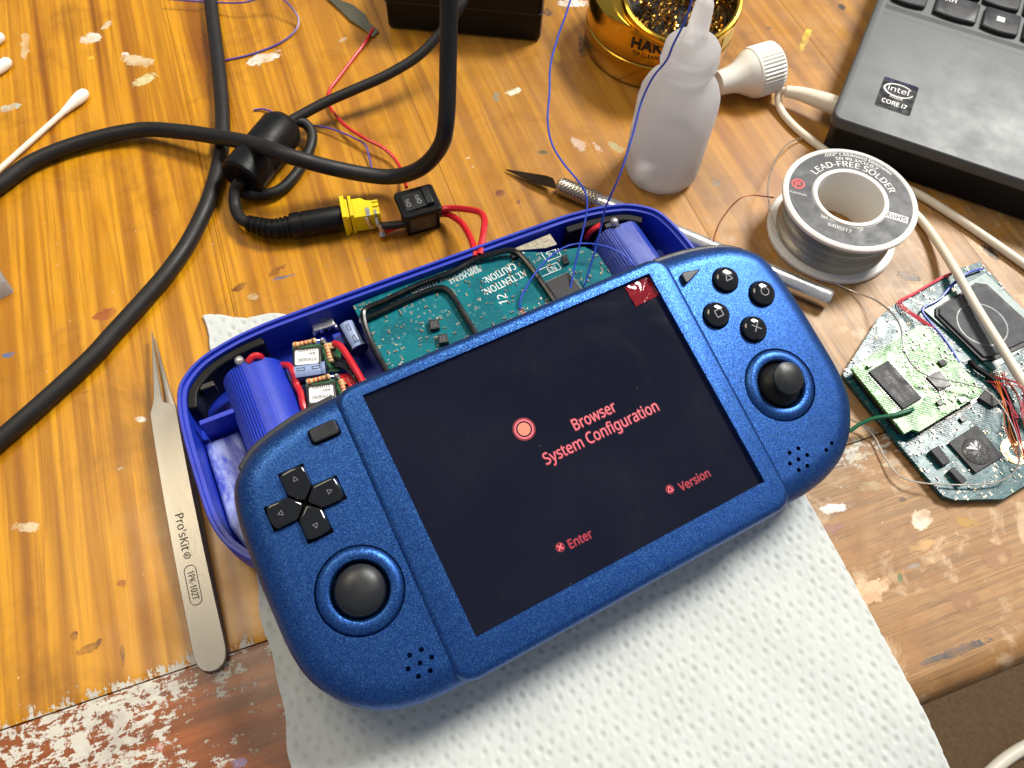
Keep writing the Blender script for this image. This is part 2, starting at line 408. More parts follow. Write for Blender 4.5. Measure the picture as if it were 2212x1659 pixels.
def mk_pcb(name, base, trace, pale, scale=1.0, palemix=0.12, rough=0.32, tmix=0.7, bmp=0.25, spec=0.26):
    n = NT(name); o = n.tc.outputs['Object']
    cells = n.voro(n.mapping((scale, scale, scale)), 150, out='Color', rnd=0.8)
    sp = n.n.new('ShaderNodeSeparateColor'); n.lk(cells, sp.inputs[0])
    bk = n.n.new('ShaderNodeTexBrick'); n.lk(n.mapping((1, 1, 1), (0, 0, 0.78)), bk.inputs['Vector'])
    bk.inputs['Scale'].default_value = 260 * scale; bk.inputs['Mortar Size'].default_value = 0.07
    bk.inputs['Row Height'].default_value = 0.3; bk.inputs['Brick Width'].default_value = 2.2
    bk.inputs['Color1'].default_value = bk.inputs['Color2'].default_value = (0, 0, 0, 1); bk.inputs['Mortar'].default_value = (1, 1, 1, 1)
    lines = n.n.new('ShaderNodeSeparateColor'); n.lk(bk.outputs[0], lines.inputs[0])
    reg = n.ramp(n.noise(o, 95 * scale, 2, 0.5, 0.6), [(0.47, 0.0), (0.52, 1.0)])
    tr = n.math('MULTIPLY', lines.outputs[0], reg)
    vd = n.voro(o, 430 * scale)
    via = n.ramp(vd, [(0.10, 1.0), (0.13, 0.0)]); ring = n.ramp(vd, [(0.12, 0.0), (0.15, 0.6), (0.2, 0.6), (0.23, 0.0)])
    vreg = n.ramp(n.noise(o, 70 * scale, 2), [(0.53, 0.0), (0.57, 1.0)])
    col = n.mix(n.ramp(sp.outputs[0], [(0.55, 0.0), (0.6, 0.45)], 'LINEAR'), lin(base), lin(trace))
    col = n.mix(n.math('MULTIPLY', tr, tmix), col, lin(trace))
    col = n.mix(n.math('MULTIPLY', n.ramp(n.noise(o, 700 * scale, 3), [(0.58, 0.0), (0.66, 1.0)]), palemix), col, lin(pale))
    col = n.mix(n.math('MULTIPLY', ring, vreg), col, lin(pale)); col = n.mix(n.math('MULTIPLY', via, vreg), col, (0.006, 0.02, 0.02))
    nm = n.bump(tr, bmp, 0.05); nm = n.bump(n.ramp(n.noise(o, 300 * scale, 3, 0.6), [(0.45, 0.0), (0.5, 1.0)]), bmp, 0.06, nm)
    rmask = n.math('MAXIMUM', n.math('MULTIPLY', tr, 0.3), n.ramp(n.noise(o, 420 * scale, 4, 0.7), [(0.58, 0.0), (0.66, 0.4)]))
    rg = n.mix(rmask, (rough, rough, rough), (0.75, 0.75, 0.75))
    return n.set(col, rg, 0.0, nm, Specular_IOR_Level=spec)
M['pcb'] = mk_pcb('teal_circuit_board', (0, 106, 116), (2, 78, 92), (150, 176, 170), 1.0, 0.08, 0.4, 0.28, 0.12, 0.15)
M['pcb2'] = mk_pcb('spare_circuit_board', (22, 86, 92), (14, 58, 66), (210, 218, 214), 1.3, 0.15, 0.24, 0.5, 0.12)
M['pcb3'] = mk_pcb('green_circuit_board', (66, 138, 40), (24, 96, 40), (226, 238, 214), 1.2, 0.15, 0.25, 0.4, 0.1)

def mk_towel():
    n = NT('paper_towel'); o = n.tc.outputs['Object']
    col = n.mix(n.noise(n.mapping((1, 0.3, 1), (0, 0, 0.6)), 260, 5, 0.7), lin((188, 191, 188)), lin((208, 211, 208)))
    nm = n.bump(n.noise(n.mapping((1, 0.25, 1), (0, 0, 0.6)), 1100, 3, 0.6), 0.35, 0.12)
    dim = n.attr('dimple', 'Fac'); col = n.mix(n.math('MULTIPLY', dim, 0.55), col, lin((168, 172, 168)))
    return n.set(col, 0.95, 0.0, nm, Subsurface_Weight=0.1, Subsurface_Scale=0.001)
M['towel'] = mk_towel()
def mk_brushed(name, rgb, rot=0.0, rough=0.3):
    n = NT(name); v = n.mapping((0.03, 1, 1), (0, 0, rot)); f = n.noise(v, 3600, 3, 0.6); c = lin(rgb)
    col = n.mix(f, tuple(x * 0.85 for x in c), tuple(min(1, x * 1.08) for x in c))
    return n.set(col, n.ramp(f, [(0.3, rough - 0.03), (0.7, rough + 0.04)]), 0.85, n.bump(f, 0.05, 0.03))
M['brushed'] = mk_brushed('brushed_steel', (172, 168, 160), 0.0, 0.4)
def mk_laptop():
    n = NT('laptop_graphite'); o = n.tc.outputs['Object']
    f = n.noise(o, 2600, 2, 0.6); c = lin((80, 82, 83))
    col = n.mix(f, tuple(x * 0.8 for x in c), tuple(x * 1.2 for x in c)); sm = n.noise(o, 60, 5, 0.6)
    return n.set(col, n.ramp(sm, [(0.3, 0.42), (0.7, 0.54)]), 0.3, n.bump(f, 0.1, 0.05))
M['laptop'] = mk_laptop()
def mk_spoollabel():
    n = NT('worn_spool_label'); o = n.tc.outputs['Object']
    f = n.noise(o, 140, 6, 0.7, 0.5); col = n.ramp(f, [(0.3, lin((48, 49, 52))), (0.6, lin((84, 86, 89))), (0.8, lin((128, 130, 132)))])
    return n.set(col, n.ramp(n.noise(o, 200, 4), [(0.3, 0.3), (0.7, 0.5)]), 0.0, Specular_IOR_Level=0.2)
M['spoollabel'] = mk_spoollabel()
def mk_knurl():
    n = NT('knurled_steel'); a = n.n.new('ShaderNodeTexChecker'); n.lk(n.tc.outputs['Object'], a.inputs[0]); a.inputs['Scale'].default_value = 900
    f = n.noise(n.tc.outputs['Object'], 1500, 2)
    return n.set(n.mix(f, lin((120, 112, 98)), lin((205, 198, 184))), 0.3, 1.0)
M['knurl'] = mk_knurl()

def mk_wood(name, along_x, lightc, midc, darkc, palec):
    n = NT(name); o = n.tc.outputs['Object']
    info = n.n.new('ShaderNodeObjectInfo')
    off = n.n.new('ShaderNodeVectorMath'); off.operation = 'SCALE'; off.inputs[0].default_value = (0.7, 0.5, 0.9); n.lk(info.outputs['Random'], off.inputs['Scale'])
    ad = n.n.new('ShaderNodeVectorMath'); ad.operation = 'ADD'; n.lk(o, ad.inputs[0]); n.lk(off.outputs[0], ad.inputs[1])
    def sc_(a, b): return (b, a, 1) if along_x else (a, b, 1)
    g1 = n.noise(n.mapping(sc_(1, 0.035), src=ad.outputs[0]), 88, 2, 0.45, 0.5)
    g2 = n.noise(n.mapping(sc_(1, 0.02), src=ad.outputs[0]), 420, 4, 0.65, 0.3)
    g3 = n.noise(n.mapping(sc_(1, 0.03), src=ad.outputs[0]), 1900, 3, 0.7)
    g4 = n.noise(o, 9, 3)
    col = n.ramp(g1, [(0.27, darkc), (0.36, midc), (0.44, lightc), (0.50, midc), (0.53, lightc), (0.60, lightc), (0.64, midc), (0.70, darkc)])
    wv = n.n.new('ShaderNodeTexWave'); wv.bands_direction = 'Y' if along_x else 'X'; n.lk(n.mapping(sc_(1, 0.06), src=ad.outputs[0]), wv.inputs['Vector'])
    wv.inputs['Scale'].default_value = 24; wv.inputs['Distortion'].default_value = 3.2; wv.inputs['Detail'].default_value = 2.0; wv.inputs['Detail Scale'].default_value = 1.4
    col = n.mix(n.math('MULTIPLY', n.ramp(wv.outputs[1], [(0.45, 0.0), (0.8, 0.55), (0.95, 0.75)]), n.ramp(n.noise(n.mapping(sc_(1, 0.2), src=ad.outputs[0]), 26, 3), [(0.35, 0.25), (0.65, 1.0)])), col, darkc)
    col = n.mix(n.ramp(g2, [(0.38, 0.5), (0.52, 0.0)]), col, darkc)
    col = n.mix(n.ramp(g3, [(0.30, 0.25), (0.44, 0.0)]), col, tuple(x * 0.5 for x in darkc))
    col = n.mix(n.ramp(g4, [(0.35, 0.0), (0.7, 0.35)]), col, midc)
    # worn bare wood, smeared dirt and the flaked paint carried by the vertex masks
    wear = n.attr('wear', 'Fac'); fl = n.noise(o, 150, 6, 0.72, 0.4)
    bare = n.mix(n.ramp(g2, [(0.35, 0.75), (0.56, 0.0)]), palec, tuple(x * 0.5 for x in palec))
    bare = n.mix(n.ramp(g3, [(0.34, 0.7), (0.48, 0.0)]), bare, tuple(x * 0.35 for x in palec))
    bare = n.mix(n.ramp(n.noise(o, 38, 6, 0.7, 0.6), [(0.5, 0.0), (0.64, 0.6)]), bare, lin((150, 104, 52)))
    bare = n.mix(n.ramp(n.noise(o, 61, 6, 0.7, 0.4), [(0.56, 0.0), (0.66, 0.65)]), bare, lin((212, 184, 148)))
    fade = n.attr('fade', 'Fac'); col = n.mix(n.math('MULTIPLY', fade, n.ramp(g1, [(0.3, 0.45), (0.6, 0.85)])), col, lin((152, 110, 58)))
    col = n.mix(n.ramp(n.math('ADD', wear, n.math('MULTIPLY', n.math('SUBTRACT', fl, 0.5), 0.9)), [(0.45, 0.0), (0.6, 0.92)]), col, bare)
    pt = n.attr('paint', 'Fac'); fp = n.noise(n.mapping((1, 1, 1), (0, 0, 0.35)), 215, 7, 0.78, 0.35)
    fq = n.noise(n.mapping(sc_(1, 0.25)), 900, 3, 0.6)
    pk = n.math('ADD', n.math('ADD', pt, n.math('MULTIPLY', n.math('SUBTRACT', fp, 0.5), 1.5)), n.math('MULTIPLY', n.math('SUBTRACT', fq, 0.5), 0.55))
    pmask = n.ramp(pk, [(0.49, 0.0), (0.52, 1.0)])
    col = n.mix(pmask, col, n.mix(fp, lin((222, 219, 208)), lin((176, 168, 152))))
    sa = n.attr('stain'); sv = n.attr('stain', 'Alpha')
    fs = n.noise(o, 210, 7, 0.72, 0.5)
    smask = n.ramp(n.math('ADD', sv, n.math('MULTIPLY', n.math('SUBTRACT', fs, 0.5), 1.15)), [(0.56, 0.0), (0.60, 1.0)])
    col = n.mix(n.math('MULTIPLY', smask, n.ramp(n.noise(o, 120, 5, 0.65), [(0.38, 0.35), (0.58, 0.95)])), col, sa)
    col = n.mix(n.ramp(n.noise(o, 21, 7, 0.68, 0.5), [(0.52, 0.0), (0.68, 0.42)]), col, tuple(x * 0.55 for x in darkc))
    # tiny dust and crumbs, scratches
    sp = n.ramp(n.voro(o, 150), [(0.03, 1.0), (0.055, 0.0)]); sp = n.math('MULTIPLY', sp, n.ramp(n.noise(o, 130, 2), [(0.45, 0.0), (0.55, 0.85)])); col = n.mix(sp, col, lin((206, 178, 154)))
    scr = n.ramp(n.noise(n.mapping((1, 0.02, 1), (0, 0, 0.9)), 260, 2, 0.5), [(0.72, 0.0), (0.75, 0.35)]); col = n.mix(scr, col, tuple(x * 0.4 for x in darkc))
    nm = n.bump(g3, 0.12, 0.05); nm = n.bump(pmask, 0.4, 0.12, nm); nm = n.bump(smask, 0.35, 0.1, nm)
    rg = n.ramp(n.noise(o, 70, 5, 0.6), [(0.3, 0.24), (0.7, 0.42)])
    rg = n.mix(n.math('MAXIMUM', pmask, n.math('MULTIPLY', wear, 0.8)), rg, (0.62, 0.62, 0.62))
    return n.set(col, rg, 0.0, nm)
M['wood'] = mk_wood('orange_pine', False, lin((208, 146, 20)), lin((186, 124, 13)), lin((128, 72, 5)), lin((172, 134, 88)))
M['woodend'] = mk_wood('worn_end_board', True, lin((150, 78, 28)), lin((126, 60, 17)), lin((84, 38, 11)), lin((170, 130, 82)))
M['carpet'] = pm('brown_carpet', (92, 70, 46), 0.95, var=0.6, scale=0.25, bump=0.6, bscale=0.5)

# ------------------------------------------------------------------ the table top
TY = math.radians(22.76); TA = V(math.cos(TY), math.sin(TY), 0); TB = V(-math.sin(TY), math.cos(TY), 0)
ROT_T = Matrix((TA, TB, V(0, 0, 1))).transposed()
def TL(u, v):
    p = P(u, v, 0); return (p.dot(TA), p.dot(TB))
W_ = (226, 222, 208)
STAINS = [  # u, v, half-length, half-width (pixels), turn in the picture (deg), colour
 (196,83,25,14,-15,W_),(271,116,12,5,10,W_),(298,131,40,13,10,(206,186,150)),(312,173,36,11,-24,(206,200,150)),(20,232,26,8,-15,(188,206,196)),
 (196,124,8,5,0,(230,190,70)),(54,98,10,34,3,(206,176,128)),(571,126,42,12,-16,(222,222,210)),(740,86,13,5,-20,(206,196,176)),(232,52,16,8,-35,(206,190,160)),
 (1112,198,22,8,-20,(206,212,190)),(1251,310,26,11,40,(196,172,156)),(1290,318,16,7,40,(196,172,156)),(1173,329,13,6,15,(62,74,52)),(1182,25,16,10,20,(56,54,54)),(1203,120,8,30,-15,(190,150,30)),
 (1257,100,9,34,-10,(48,42,36)),(1081,417,14,9,0,(110,62,48)),(1120,436,9,5,-30,(110,62,48)),(1236,6,40,9,0,(226,226,220)),(1547,396,13,9,20,(120,120,108)),(1072,208,8,14,0,(120,128,120)),
 (1330,318,22,9,30,(160,160,120)),(1740,84,9,30,22,(222,190,60)),(1818,15,10,8,30,(50,46,44)),(1962,596,30,9,14,(72,72,74)),(2140,545,8,30,-52,(34,34,36)),(1682,120,14,4,40,(214,206,190)),
 (514,622,27,8,-22,(80,22,22)),(598,583,25,10,-30,(84,24,22)),(550,641,17,7,0,(206,190,150)),(620,596,40,3,-15,(86,108,140)),(690,577,40,3,-15,(86,108,140)),(790,560,14,3,-12,(96,112,140)),
 (227,679,38,13,-18,(150,76,34)),(262,700,14,12,30,(150,76,34)),(18,767,22,7,-14,(66,104,150)),(303,906,16,8,0,W_),(58,1140,35,13,0,(214,196,160)),(190,848,24,3,-5,(90,56,26)),
 (123,1012,9,4,-15,(130,36,20)),(259,1012,9,4,0,(206,186,150)),(190,1400,42,11,-26,(84,40,14)),(160,1374,11,14,10,(96,46,16)),(215,1384,8,10,0,(96,46,16)),(262,1260,14,9,0,(140,74,26)),(42,1465,9,6,-20,(232,206,110)),
 (265,1420,5,40,2,(96,70,44)),(518,1648,27,12,-10,(128,124,176)),(345,1615,13,11,0,(196,130,120)),(1800,1098,45,11,-6,(236,234,230)),(1990,1124,26,26,0,(236,214,190)),(1793,1142,30,14,-10,(150,104,110)),
 (1945,1246,8,15,0,(72,110,70)),(2086,1128,30,13,10,(170,130,50)),(2153,1202,38,30,10,(150,106,72)),(2160,1204,26,20,10,(186,146,104)),(2086,1298,36,30,20,(146,104,70)),(2088,1302,24,20,20,(176,136,96)),
 (2075,1403,72,12,-20,(70,72,78)),(2010,1424,60,5,-20,(96,92,92)),(1870,1280,56,30,-25,(224,178,140)),(1852,1209,48,26,-20,(158,112,66)),(1975,1224,20,7,-15,(146,146,146)),(1949,1079,10,10,0,(82,56,40)),
 (1880,1050,40,14,-10,(176,150,110)),(1990,1180,40,12,-20,(196,154,96)),(1930,1000,30,10,-10,(200,182,150)),(1860,985,34,9,-18,(206,196,170)),(1020,360,7,4,0,(196,176,140)),(1120,55,10,8,0,(90,74,60)),
 (1660,60,10,4,0,(60,50,44)),(1480,540,10,5,0,(170,140,90)),(430,720,10,4,-20,(206,180,140)),(1010,340,5,5,0,(220,190,150)),(330,1000,7,4,0,(206,170,140)),(1725,350,14,5,30,(206,186,150))]
def plank_mesh(name, x0, x1, y0, y1, mat, parent, end=False, step=1.5, front_round=0):
    nx = max(2, int((x1 - x0) / step)); ny = max(2, int((y1 - y0) / step))
    xs = np.linspace(x0, x1, nx + 1); ys = np.linspace(y0, y1, ny + 1)
    X, Y = np.meshgrid(xs, ys); Z = np.zeros_like(X)
    ed = np.minimum(X - x0, x1 - X); ed2 = np.minimum(Y - y0, y1 - Y)
    if not end: Z -= 0.10 * np.clip(1 - ed / 1.2, 0, 1) ** 2
    Z -= 0.35 * np.clip(1 - (y1 - Y if end else Y - y0) / 2.0, 0, 1) ** 2
    if front_round:
        q = np.clip(1 - (Y - y0) / front_round, 0, 1); Z -= front_round * (1 - np.sqrt(np.clip(1 - q ** 2, 0, 1)))
    N = X.size; vs = np.stack([X.ravel(), Y.ravel(), Z.ravel()], 1)
    bot = vs.copy()
    idx = np.arange(N).reshape(ny + 1, nx + 1)
    faces = np.stack([idx[:-1, :-1], idx[:-1, 1:], idx[1:, 1:], idx[1:, :-1]], -1).reshape(-1, 4)
    rim = np.concatenate([idx[0, :], idx[1:, -1], idx[-1, -2::-1], idx[-2:0:-1, 0]])
    rb = vs[rim].copy(); rb[:, 2] = -26; nr = len(rim); base = N + np.arange(nr)
    sides = np.stack([rim, base, np.roll(base, -1), np.roll(rim, -1)], 1)
    fl = [tuple(q) for q in faces] + [tuple(q) for q in sides] + [tuple(base[::-1])]
    me = bpy.data.meshes.new(name); me.from_pydata((np.concatenate([vs, rb]) * S).tolist(), [], fl); me.update()
    PX = np.concatenate([vs, rb])[:, 0]; PY = np.concatenate([vs, rb])[:, 1]
    st = np.zeros((len(PX), 4), np.float32); st[:, 3] = 0.0
    for (u, v, a, b, ang, c) in STAINS:
        if u < -200: continue
        cxy = np.array(TL(u, v)); t = math.radians(ang)
        e1 = np.array(TL(u + a * math.cos(t), v + a * math.sin(t))) - cxy
        e2 = np.array(TL(u - b * math.sin(t), v + b * math.cos(t))) - cxy
        A = np.linalg.inv(np.stack([e1, e2], 1)); d = np.stack([PX - cxy[0], PY - cxy[1]], 0)
        r = np.sqrt(((A @ d) ** 2).sum(0)); fld = np.clip(1.0 - 0.5 * r, 0, 1)
        k = fld > st[:, 3]; st[k, :3] = lin(c); st[k, 3] = fld[k]
    st[:, 3] = np.where(st[:, 3] < 0.08, 0, st[:, 3])
    rng = np.random.RandomState(3)
    paint = np.zeros(len(PX), np.float32); wear = np.zeros(len(PX), np.float32)
    if end:
        left = np.clip((-10 - PX) / 45, 0, 1); paint += 0.43 * left
        paint += 0.12 * np.exp(-((PX + 95) / 30) ** 2) - 0.22 * np.exp(-(((PX + 68) / 16) ** 2 + ((PY - 52) / 9) ** 2))
        paint -= 0.22 * np.exp(-(((PX + 60) / 30) ** 2 + ((PY - 34) / 5) ** 2))
        wear += np.clip((PX - 40) / 60, 0, 1) * 1.1
        paint += np.clip((PX - 110) / 40, 0, 1) * np.clip((PY - 36) / 30, 0, 1) * 0.46
        paint -= 0.0
    else:
        sd = PY - y0
        paint += 0.55 * np.clip(1 - sd / 11, 0, 1) * np.clip((-20 - PX) / 30, 0, 1)
        wear += 0.80 * np.clip((PX - 70) / 80, 0, 1) * np.clip(1 - (PY - 70) / 190, 0, 1) + 0.10 * np.clip((PX) / 150, 0, 1)
        paint += 0.42 * np.clip(1 - sd / 30, 0, 1) * np.clip((PX - 130) / 30, 0, 1)
    fade = np.clip((PX + 20) / 130, 0, 1) * (0.8 if not end else 0.3)
    for nm, arr in (('paint', paint), ('wear', wear), ('fade', fade)):
        a = me.attributes.new(nm, 'FLOAT', 'POINT'); a.data.foreach_set('value', arr.astype(np.float32))
    a = me.attributes.new('stain', 'FLOAT_COLOR', 'POINT'); a.data.foreach_set('color', st.ravel())
    me.materials.append(mat); me.polygons.foreach_set('use_smooth', [True] * len(me.polygons)); me.set_sharp_from_angle(angle=math.radians(40))
    o = bpy.data.objects.new(name, me); COL.objects.link(o); o.parent = parent; return o
table = thing('table_top', 'worn orange pine table top with paint stains and a cross board along its edge', 'table', (0, 0, 0), ROT_T, kind='structure')
SEAM, EDGE = 70.6, -15.4
xs = [-340, -232, -132, -36, 62, 158, 262, 360, 470]
for x0, x1 in zip(xs, xs[1:]):
    plank_mesh('plank', x0 + 0.1, x1 - 0.1, SEAM + 0.25, 520, M['wood'], table, step=1.5)
plank_mesh('end_plank', -340, 470, EDGE, SEAM - 0.25, M['woodend'], table, end=True, step=1.4, front_round=9)
fl = MB().prism([(-2500, -2500), (2500, -2500), (2500, 2500), (-2500, 2500)], -735, -725)
o = fl.build('floor', M['carpet'], None, (0, 0, 0), smooth=0); tag(o, 'brown carpet floor far below the table edge', 'floor', kind='structure')

# ------------------------------------------------------------------ paper towel
def towel():
    c = [Vector((*P(u, v, 0).xy, 0)) for u, v in ((440, 690), (637, 1659), (2060, 1659), (1745, 1085))]
    dl = (c[1] - c[0]).normalized(); dr = (c[2] - c[3]).normalized()
    TLc = c[0]; BL = c[1] + dl * 70; BR = c[2] + dr * 70; TR = c[3] - dr * 86
    org = Vector(TLc)
    nu, nv = 400, 300; vs = np.zeros((nv + 1, nu + 1, 3)); 
    uu, vv = np.meshgrid(np.linspace(0, 1, nu + 1), np.linspace(0, 1, nv + 1))
    t, b, l, r = [np.array(q) for q in (TLc, BL, BR, TR)]
    top = t + (r - t) * uu[..., None]; bot = b + (l - b) * uu[..., None]; pos = top + (bot - top) * vv[..., None]
    # slightly wavy torn top edge
    wav = 3.0 * np.sin(uu * 21) * 0.4 + 1.4 * np.sin(uu * 47 + 1); pos += ((t - b) / np.linalg.norm(t - b)) * (wav * np.clip(1 - vv * 12, 0, 1))[..., None]
    wl = 0.7 * np.sin(vv * 34) + 0.4 * np.sin(vv * 71); pos[..., 0] += wl * np.clip(1 - uu * 30, 0, 1)
    ang = math.radians(24); ca, sa = math.cos(ang), math.sin(ang)
    X = pos[..., 0] * ca + pos[..., 1] * sa; Y = -pos[..., 0] * sa + pos[..., 1] * ca
    sp = 4.3; rng = np.random.RandomState(7)
    gx = X / sp; gy = Y / (sp * 0.86); row = np.floor(gy); gxs = gx + 0.5 * (row % 2)
    rimg = np.zeros_like(X); dim = np.zeros_like(X)
    for dr_ in (-1, 0, 1):
        rr_ = row + dr_; gxs = gx + 0.5 * (rr_ % 2); cc = np.floor(gxs)
        for dc in (-1, 0, 1):
            ci = cc + dc
            hs = np.abs(np.sin(ci * 127.1 + rr_ * 311.7) * 43758.5453) % 1; h2 = np.abs(np.sin(ci * 269.5 + rr_ * 183.3) * 24634.63) % 1
            px = (ci + 0.5 + (hs - 0.5) * 0.45 - 0.5 * (rr_ % 2)) * sp; py = (rr_ + 0.5 + (h2 - 0.5) * 0.45) * sp * 0.86
            d2 = (X - px) ** 2 + (Y - py) ** 2
            g = np.exp(-(d2 / 0.78) ** 2) * (0.45 + 0.55 * hs); dim = np.maximum(dim, g); rimg = np.maximum(rimg, np.exp(-((np.sqrt(d2) - 1.55) / 0.55) ** 2) * hs)
    bul = 0.5 + 0.25 * np.sin(X * 1.9 + np.sin(Y * .7)) + 0.25 * np.sin(Y * 2.2 + np.sin(X * .8))
    big = 0.35 * np.sin(X * 0.06 + 1) * np.sin(Y * 0.075) + 0.2 * np.sin(X * 0.17 + Y * 0.11)
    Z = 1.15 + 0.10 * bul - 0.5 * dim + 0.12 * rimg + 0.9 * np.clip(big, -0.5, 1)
    pos[..., 2] = Z
    N = (nu + 1) * (nv + 1); idx = np.arange(N).reshape(nv + 1, nu + 1)
    F = np.stack([idx[:-1, :-1], idx[1:, :-1], idx[1:, 1:], idx[:-1, 1:]], -1).reshape(-1, 4)
    # where the sheet runs out over the table edge it droops
    tb = pos[..., 0] * TB.x + pos[..., 1] * TB.y; over = np.clip((EDGE + 4 - tb) / 40, 0, 2); pos[..., 2] -= 9 * over ** 1.6
    me = bpy.data.meshes.new('paper_towel'); me.from_pydata(((pos.reshape(-1, 3) - np.array(org)) * S).tolist(), [], F.tolist()); me.update()
    a = me.attributes.new('dimple', 'FLOAT', 'POINT'); a.data.foreach_set('value', dim.ravel().astype(np.float32))
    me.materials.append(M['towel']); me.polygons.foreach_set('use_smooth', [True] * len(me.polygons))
    o = bpy.data.objects.new('paper_towel', me); COL.objects.link(o); o.location = org * S
    s = o.modifiers.new('thick', 'SOLIDIFY'); s.thickness = 0.12 * S; s.offset = -1
    tag(o, 'white embossed paper towel sheet under the blue handheld console', 'paper towel')
towel()

# ------------------------------------------------------------------ the handheld's front half
A_, B_, N_ = V(.84917, .52745, -.02657).normalized(), V(-.50335, .82355, .26155), V(.15983, -.20872, .96483)
N_ = A_.cross(B_).normalized(); B_ = N_.cross(A_)
T_ = V(18.581, 103.724, 40.323)
ROT_C = Matrix((A_, B_, N_)).transposed()
def LC(u, v, w=0.0):
    d = Vector(ray(u, v)); o = V(0, 0, HC); k = ((T_ + N_ * w - o).dot(N_)) / d.dot(N_); p = o + d * k - T_
    return V(p.dot(A_), p.dot(B_), w)
HALF = [(58, 42.8), (64, 42.4), (71, 41.6), (78.5, 40), (85, 37.8), (90.6, 34), (94.6, 29), (96.8, 20), (97.7, 8), (98, -7), (97.8, -19),
        (96.2, -27.5), (93, -33.8), (88.4, -39.6), (82, -44.3), (74, -47.2), (66, -48.4), (58, -48.7)]
MIDT = [(48, 42.9), (30, 43), (10, 43)]; MIDB = [(48, -48.8), (30, -48.8), (10, -48.8)]
FULL = list(reversed(MIDT)) + HALF + MIDB
OUT = [(x, y) for x, y in reversed(FULL)] + [(-x, y) for x, y in FULL]        # counter-clockwise
OUT = [tuple(p.xy) for p in catmull([(x, y, 0) for x, y in OUT], 4, closed=True)]
OUTC = [((x + 1.2 * (x - 58) / 40) if x > 58 else x, y) for x, y in OUT]          # the front half's right grip is a little fuller
def cloop(inset, z): return [(p[0], p[1], z) for p in (offset_poly(OUTC, inset) if inset else OUTC)]
def loop(inset, z): return [(p[0], p[1], z) for p in (offset_poly(OUT, inset) if inset else OUT)]
con = thing('handheld_console', 'metallic blue handheld game console front half with a lit dark screen', 'game console', T_, ROT_C)
TK = -25.4
lp = [cloop(2.2, -8.5), cloop(2.2, TK), cloop(0.3, TK), cloop(0.0, TK + 0.5), cloop(0.0, -9)]
for k in range(1, 9):
    ph = math.pi / 2 * k / 8; lp.append(cloop(8 * (1 - math.cos(ph)), -7.5 + 7.5 * math.sin(ph)))
mb = MB(); mb.rings(lp)
body = mb.build('body', M['flake'], con, smooth=30)
cut = MB()
STL, STR = V(-74.1, -12.3, 0), V(73.5, -13.4, 0)
cut.box((0, 0, 0), (101.75, 76.35, 7.0))
for c in (STL, STR): cut.cyl((c.x, c.y, -8), (c.x, c.y, 3), 12.5, n=64)
def holes(c, extra=()):
    q = [(0, 0)] + [(3.5 * math.cos(math.radians(118 + 60 * k)), 3.5 * math.sin(math.radians(118 + 60 * k))) for k in range(6)]
    for x, y in q: cut.cyl((c.x + x, c.y + y, -5), (c.x + x, c.y + y, 2), 0.72, n=12)
    for e in extra: cut.cyl((e.x, e.y, -5), (e.x, e.y, 2), 0.72, n=12)
holes(LC(907, 1432)); holes(LC(1725, 992), (LC(1785, 972), LC(1797, 957)))
boolean(body, cut, 30)
# raised middle frame round the screen
FRQ = [V(58.0, -48.9, 0), V(59.9, 43.1, 0), V(-59.6, 43.1, 0), V(-61.4, -48.9, 0)]
def _frq(r=8.0, K=8):
    out = []
    for i in range(4):
        a, b, c = FRQ[i - 1], FRQ[i], FRQ[(i + 1) % 4]; p0 = b + (a - b).normalized() * r; p1 = b + (c - b).normalized() * r
        for k in range(K + 1):
            t = k / K; q = p0.lerp(b, t).lerp(b.lerp(p1, t), t); out.append((q.x, q.y))
    return out
FRL = _frq()
def rr_loop(inset, z): return [(x, y, z) for x, y in (offset_poly(FRL, inset) if inset else FRL)]
lp = [rr_loop(0, -14), rr_loop(0, -3.6)]
for k in range(1, 9):
    ph = math.pi / 2 * k / 8; lp.append(rr_loop(2.8 * (1 - math.cos(ph)), -3.2 + 4.1 * math.sin(ph)))
mb = MB(); mb.rings(lp); bez = mb.build('screen_frame', M['flake'], con, smooth=30)
boolean(bez, MB().box((0, 0, 2), (101.8, 76.4, 9)), 30)
scr = MB().box((0, 0, -1.6), (101.7, 76.3, 1.4)).build('screen', M['screen'], con, smooth=0)
z0 = -0.9
def lit(s, x0, x1, y, h, mat, bold=0.0): return text(scr, s, (x0, y, z0), (x1, y, z0), M[mat], h, bold=bold, name='screen_text', lift=0.04)
def halo(s, x0, x1, y, h): return text(scr, s, (x0, y, z0), (x1, y, z0), M['glow'], h, bold=0.06, name='screen_text_glow', lift=0.02)
for s, x0, x1, y, h, mt in (('Browser', 3.6, 18.8, 2.0, 3.5, 'lit_pink'), ('System Configuration', -9.6, 31.6, -3.6, 3.5, 'lit_pink'), ('Version', 25.2, 36.3, -29.0, 2.5, 'lit_dim'), ('Enter', -14.6, -6.9, -28.8, 2.5, 'lit_dim')):
    halo(s, x0 - 0.1, x1 + 0.1, y - 0.1, h + 0.1); lit(s, x0, x1, y, h, mt, 0.0)
def disc(mb, cx, cy, z, r0, r1, n=40):
    mb.lathe([(r0, 0), (r1, 0)] if r0 else [(0, 0), (r1, 0)], n, Matrix.Translation((cx, cy, z)))
ic = LC(1132, 927, z0)
q = MB(); disc(q, ic.x, ic.y, z0 + 0.06, 0, 2.05); q.build('menu_dot', M['lit_peach'], scr, smooth=0)
q = MB(); disc(q, ic.x, ic.y, z0 + 0.06, 2.5, 3.05); q.build('menu_dot_ring', M['lit_pink'], scr, smooth=0)
q = MB(); disc(q, ic.x, ic.y, z0 + 0.03, 3.0, 3.6); q.build('menu_dot_glow', M['glow'], scr, smooth=0)
